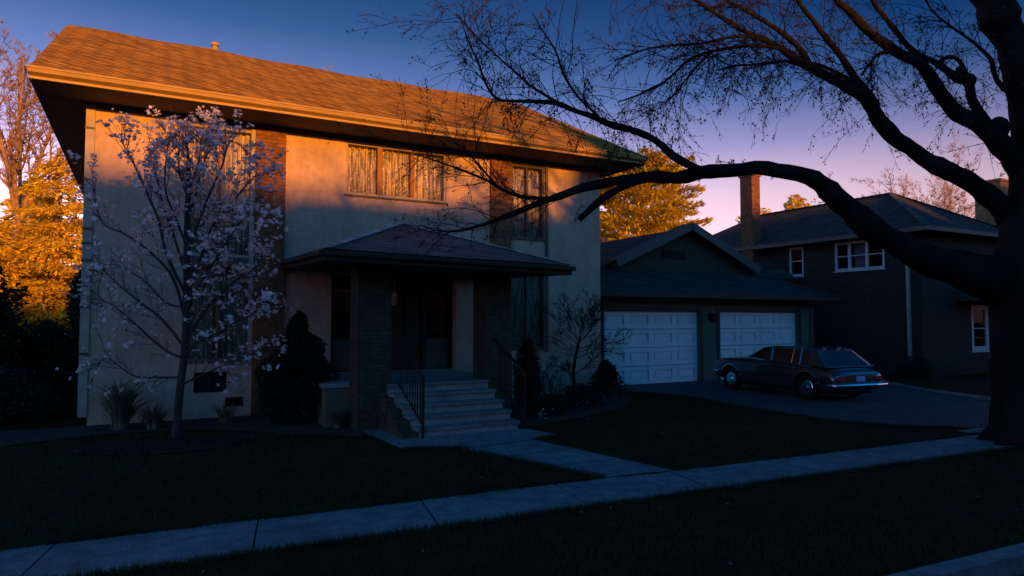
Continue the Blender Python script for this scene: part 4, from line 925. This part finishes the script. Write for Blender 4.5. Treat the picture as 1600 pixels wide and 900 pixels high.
# greenhouse
GHP = [(.80, .885), (.18, 1.215), (-.08, 1.25), (-.68, 1.262), (-1.12, 1.235), (-1.44, 1.175), (-1.90, .785)]
def ghw(z): return .775 - (z - .88) * .42
def ghsec(x, z):
    w_ = ghw(z)
    return w_
b = MB(); k = len(GHP)
for s_ in (1, -1):
    for x, z in GHP: b.v.append((x, s_ * ghw(z) * (1 if z < 1.17 else .975), z))
b.f.append(tuple(range(k))); b.f.append(tuple(reversed(range(k, 2 * k))))
for i in range(k - 1): b.f.append((i, k + i, k + i + 1, i + 1))
b.f.append((k - 1, 2 * k - 1, k, 0))
rf = cpart(b, 'roof', 'car'); bv = rf.modifiers.new('bev', 'BEVEL'); bv.width = .05; bv.segments = 3; bv.limit_method = 'ANGLE'; bv.angle_limit = R(35)
def sideglass(quad, s_, m='carglass', off=.006):
    return [(x, s_ * (ghw(z) * (1 - .03 * max(0, (z - .88) / .4)) + off), z) for x, z in quad]
for s_ in (1, -1):
    zb_ = lambda x: .925 + (x - .62) * .052
    zt_ = lambda x: 1.19 - .02 * max(0, -x - .5) * 2
    for xa, xb, xc, xd in ((.60, -.12, -.04, .20), (-.20, -.82, -.78, -.12), (-.86, -1.08, -1.02, -.82), (-1.13, -1.36, -1.24, -1.07)):
        q = [(xa, zb_(xa)), (xb, zb_(xb)), (xc, zt_(xc)), (xd, zt_(xd))]
        P = sideglass(q, s_); g_ = MB(); g_.poly(P if s_ < 0 else P[::-1]); cpart(g_, 'side_window', 'carglass')
    ch_ = MB()
    ln = sideglass([(.70, .912), (-1.50, .80)], s_, off=.012); ch_.bar(ln[0], ln[1], .02, .025)
    for a, c in (((-.16, .885), (-.08, 1.20)), ((-.84, .85), (-.80, 1.20)), ((-1.105, .835), (-1.045, 1.19))):
        l2 = sideglass([a, c], s_, off=.012); ch_.bar(l2[0], l2[1], .03 if a[0] > -.5 else .014, .012)
    ch_.bar((1.9, s_ * .835, .57), (-2.0, s_ * .85, .57), .008, .015) if False else None
    # arch lips
    for ax in (-1.30, 1.35):
        ch_.tube([(ax + .385 * math.cos(t), s_ * (.842 if ax < 0 else .835), .31 + .385 * math.sin(t)) for t in [R(35 + 11 * i) for i in range(11)]], .014, 4)
    cpart(ch_, 'chrome_trim', 'chrome')
g_ = MB()
def rg(t, y): x = -1.455 - .415 * t; z = 1.162 - .352 * t; return (x - .010, y * (ghw(z) - .17), z + .012)
g_.poly([rg(.05, 1), rg(.05, -1), rg(.92, -1), rg(.92, 1)]); cpart(g_, 'rear_window', 'carglass')
g_ = MB(); g_.bar(rg(.03, 1.02), rg(.94, 1.02), .012, .012); g_.bar(rg(.03, -1.02), rg(.94, -1.02), .012, .012); g_.bar(rg(.95, 1.02), rg(.95, -1.02), .012, .012); g_.bar(rg(.02, 1.02), rg(.02, -1.02), .014, .014); cpart(g_, 'rear_window_trim', 'chrome')
g_ = MB(); g_.poly([(.74, .70, .917), (.74, -.70, .917), (.24, -.62, 1.183), (.24, .62, 1.183)]); g_.v = [(x + .012, y, z + .012) for x, y, z in g_.v]; cpart(g_, 'windscreen', 'carglass')
# bumpers, lamps, plate
bb = MB()
for x, sx_, hw_, bz in ((-2.22, -1, .84, .40), (2.16, 1, .76, .48)):
    bb.tube([(x - sx_ * .24, hw_ + .01, bz), (x - sx_ * .08, hw_, bz), (x, hw_ - .10, bz), (x + sx_ * .03, .3, bz), (x + sx_ * .03, -.3, bz), (x, -hw_ + .10, bz), (x - sx_ * .08, -hw_, bz), (x - sx_ * .24, -hw_ - .01, bz)], .045, 8)
    cpart(bb, 'bumper', 'chrome', smooth=True); bb = MB()
for s_ in (1, -1):
    l_ = MB(); l_.box(-2.155, -2.09, s_ * .60 - .11, s_ * .60 + .11, .51, .59); cpart(l_, 'tail_lamp', 'redlens')
    l_ = MB(); l_.tube([(2.10, s_ * .58, .64), (2.18, s_ * .58, .64)], .09, 14); cpart(l_, 'headlamp', 'chrome')
l_ = MB(); l_.box(-2.165, -2.14, -.13, .13, .48, .60); cpart(l_, 'number_plate', 'plate')
l_ = MB(); l_.box(-2.14, -2.08, -.60, .60, .632, .645); cpart(l_, 'boot_trim', 'chrome')
l_ = MB(); l_.tube([(-2.18, .5, .24), (-2.0, .5, .25)], .03, 8); cpart(l_, 'exhaust_pipe', 'darkmetal')
l_ = MB(); l_.box(-1.9, 1.8, -.62, .62, .16, .24); cpart(l_, 'underbody', 'rubber')
l_ = MB(); l_.box(.55, .68, .76, .87, .92, .98); cpart(l_, 'door_mirror', 'chrome')
l_ = MB(); 
for x in (.05, -.75): l_.box(x - .09, x + .05, .836, .862, .77, .795)
cpart(l_, 'door_handle', 'chrome')
for ax in (-1.30, 1.35):
    for s_ in (1, -1):
        y = s_ * .72
        tmb = MB(); prof = [(.20, -.085), (.26, -.095), (.292, -.08), (.30, -.04), (.30, .04), (.292, .08), (.26, .095), (.20, .085)]; nn = 28; k = len(prof)
        for i in range(nn):
            t = 6.28318 * i / nn
            for r_, o_ in prof: tmb.v.append((ax + r_ * math.cos(t), y + o_, .300 + r_ * math.sin(t)))
        for i in range(nn):
            for j in range(k): tmb.f.append((i * k + j, ((i + 1) % nn) * k + j, ((i + 1) % nn) * k + (j + 1) % k, i * k + (j + 1) % k))
        wh = cpart(tmb, 'wheel', 'rubber', smooth=True)
        rm = MB(); rm.tube([(ax, y + s_ * .02, .300), (ax, y + s_ * .06, .300), (ax, y + s_ * .075, .300)], [.20, .195, .17], 24); rm.tube([(ax, y + s_ * .07, .300), (ax, y + s_ * .115, .300)], [.09, .06], 16)
        cpart(rm, 'hub_cap', 'chrome', wh)

# ------------------------------------------------------------------ lawn grass and litter
rnd = random.Random(91)
PAVED = []
def inside(x, y):
    if SLo(x) - .02 < y < SU(x) + (.02 if x < 11 else .37): return True
    if y < KX(x) + .14: return True
    if y > 6.2:
        if 10.8 < x < 19.9 and y > 6.3 and x < 16.3 + (y - 7) * .5: return True
        t = (y - 6.3) / 2.5
        if 6.2 < y < 9.0 and 4.66 - .7 * t < x < 5.62 - .36 * t: return True
        if 8.8 < y and 3.2 < x < 5.8 and (y > 8.9): return True
        lim = 12.45 if x < .9 else 12.45 - (x - .9) * .95 if x < 3.2 else 9.9 + (x - 5.5) * .25 if x < 7.4 else 10.45 + (x - 7.4) * .75
        if y > lim: return True
        if ((x - .42) / 1.15) ** 2 + ((y - 10.95) / .62) ** 2 < 1: return True
    return False
gb_ = MB()
for i in range(150000):
    # denser near the camera
    d = 2.6 * (6.2 ** (rnd.random())); a = AZ + rnd.uniform(-.72, .72); x = d * math.cos(a) ; y = d * math.sin(a)
    if y < 2.6 or inside(x, y): continue
    h_ = rnd.uniform(.02, .055) * (1 + .5 * noise.noise(Vector((x * .8, y * .8, 0)))); a2 = rnd.uniform(0, 6.28); wd = .003 + .0006 * d; l2 = rnd.gauss(0, .02)
    gb_.v += [(x, y, 0), (x + wd * math.cos(a2), y + wd * math.sin(a2), 0), (x + l2, y + rnd.gauss(0, .02), h_)]; k = len(gb_.v); gb_.f.append((k - 3, k - 2, k - 1))
# ragged grass along the pavement edges
for i in range(30000):
    x = rnd.uniform(-3, 13); e_ = rnd.choice((0, 1)); y = (SU(x) + rnd.uniform(-.02, .05)) if e_ else (SLo(x) + rnd.uniform(-.05, .02))
    if e_ and 4.66 < x < 5.62: continue
    h_ = rnd.uniform(.02, .075); wd = .007; a2 = rnd.uniform(0, 6.28)
    gb_.v += [(x, y, 0), (x + wd, y, 0), (x + rnd.gauss(0, .02), y + rnd.gauss(0, .03), h_)]; k = len(gb_.v); gb_.f.append((k - 3, k - 2, k - 1))
for (p0, p1) in (((3.95, 8.72), (4.66, 6.345)), ((5.24, 8.80), (5.62, 6.235)), ((5.24, 8.8), (5.82, 8.87)), ((3.25, 9.02), (3.95, 8.72)), ((10.9, 13.2), (11.2, 12.3)), ((11.2, 12.3), (11.15, 11.2)), ((11.15, 11.2), (10.85, 9.3)), ((10.85, 9.3), (10.85, 7.7)), ((10.85, 7.7), (11.3, 6.9)), ((11.3, 6.9), (12, 6.32))):
    for i in range(1500):
        t = rnd.random(); x = p0[0] + (p1[0] - p0[0]) * t + rnd.gauss(0, .025); y = p0[1] + (p1[1] - p0[1]) * t + rnd.gauss(0, .02)
        gb_.v += [(x, y, 0), (x + .008, y, 0), (x + rnd.gauss(0, .03), y + rnd.gauss(0, .03), rnd.uniform(.02, .07))]; k = len(gb_.v); gb_.f.append((k - 3, k - 2, k - 1))
tag(gb_.build('grass', M['grass']), 'short dark lawn grass', 'grass', kind='stuff')
lt = MB()
for i in range(230):
    x = rnd.uniform(-1.5, 11); y = rnd.uniform(3.0, 12)
    if inside(x, y) and rnd.random() < .7: continue
    a = rnd.uniform(0, 6.28); s_ = rnd.uniform(.012, .03); z = .03
    lt.poly([(x, y, z), (x + s_ * math.cos(a), y + s_ * math.sin(a), z + .012), (x + s_ * 1.5 * math.cos(a + .5), y + s_ * 1.5 * math.sin(a + .5), z), (x + s_ * math.cos(a + 1), y + s_ * math.sin(a + 1), z - .006)])
tag(lt.build('fallen_leaves', M['litter']), 'scattered dry leaves and petals on the dark lawn', 'leaves', kind='stuff')
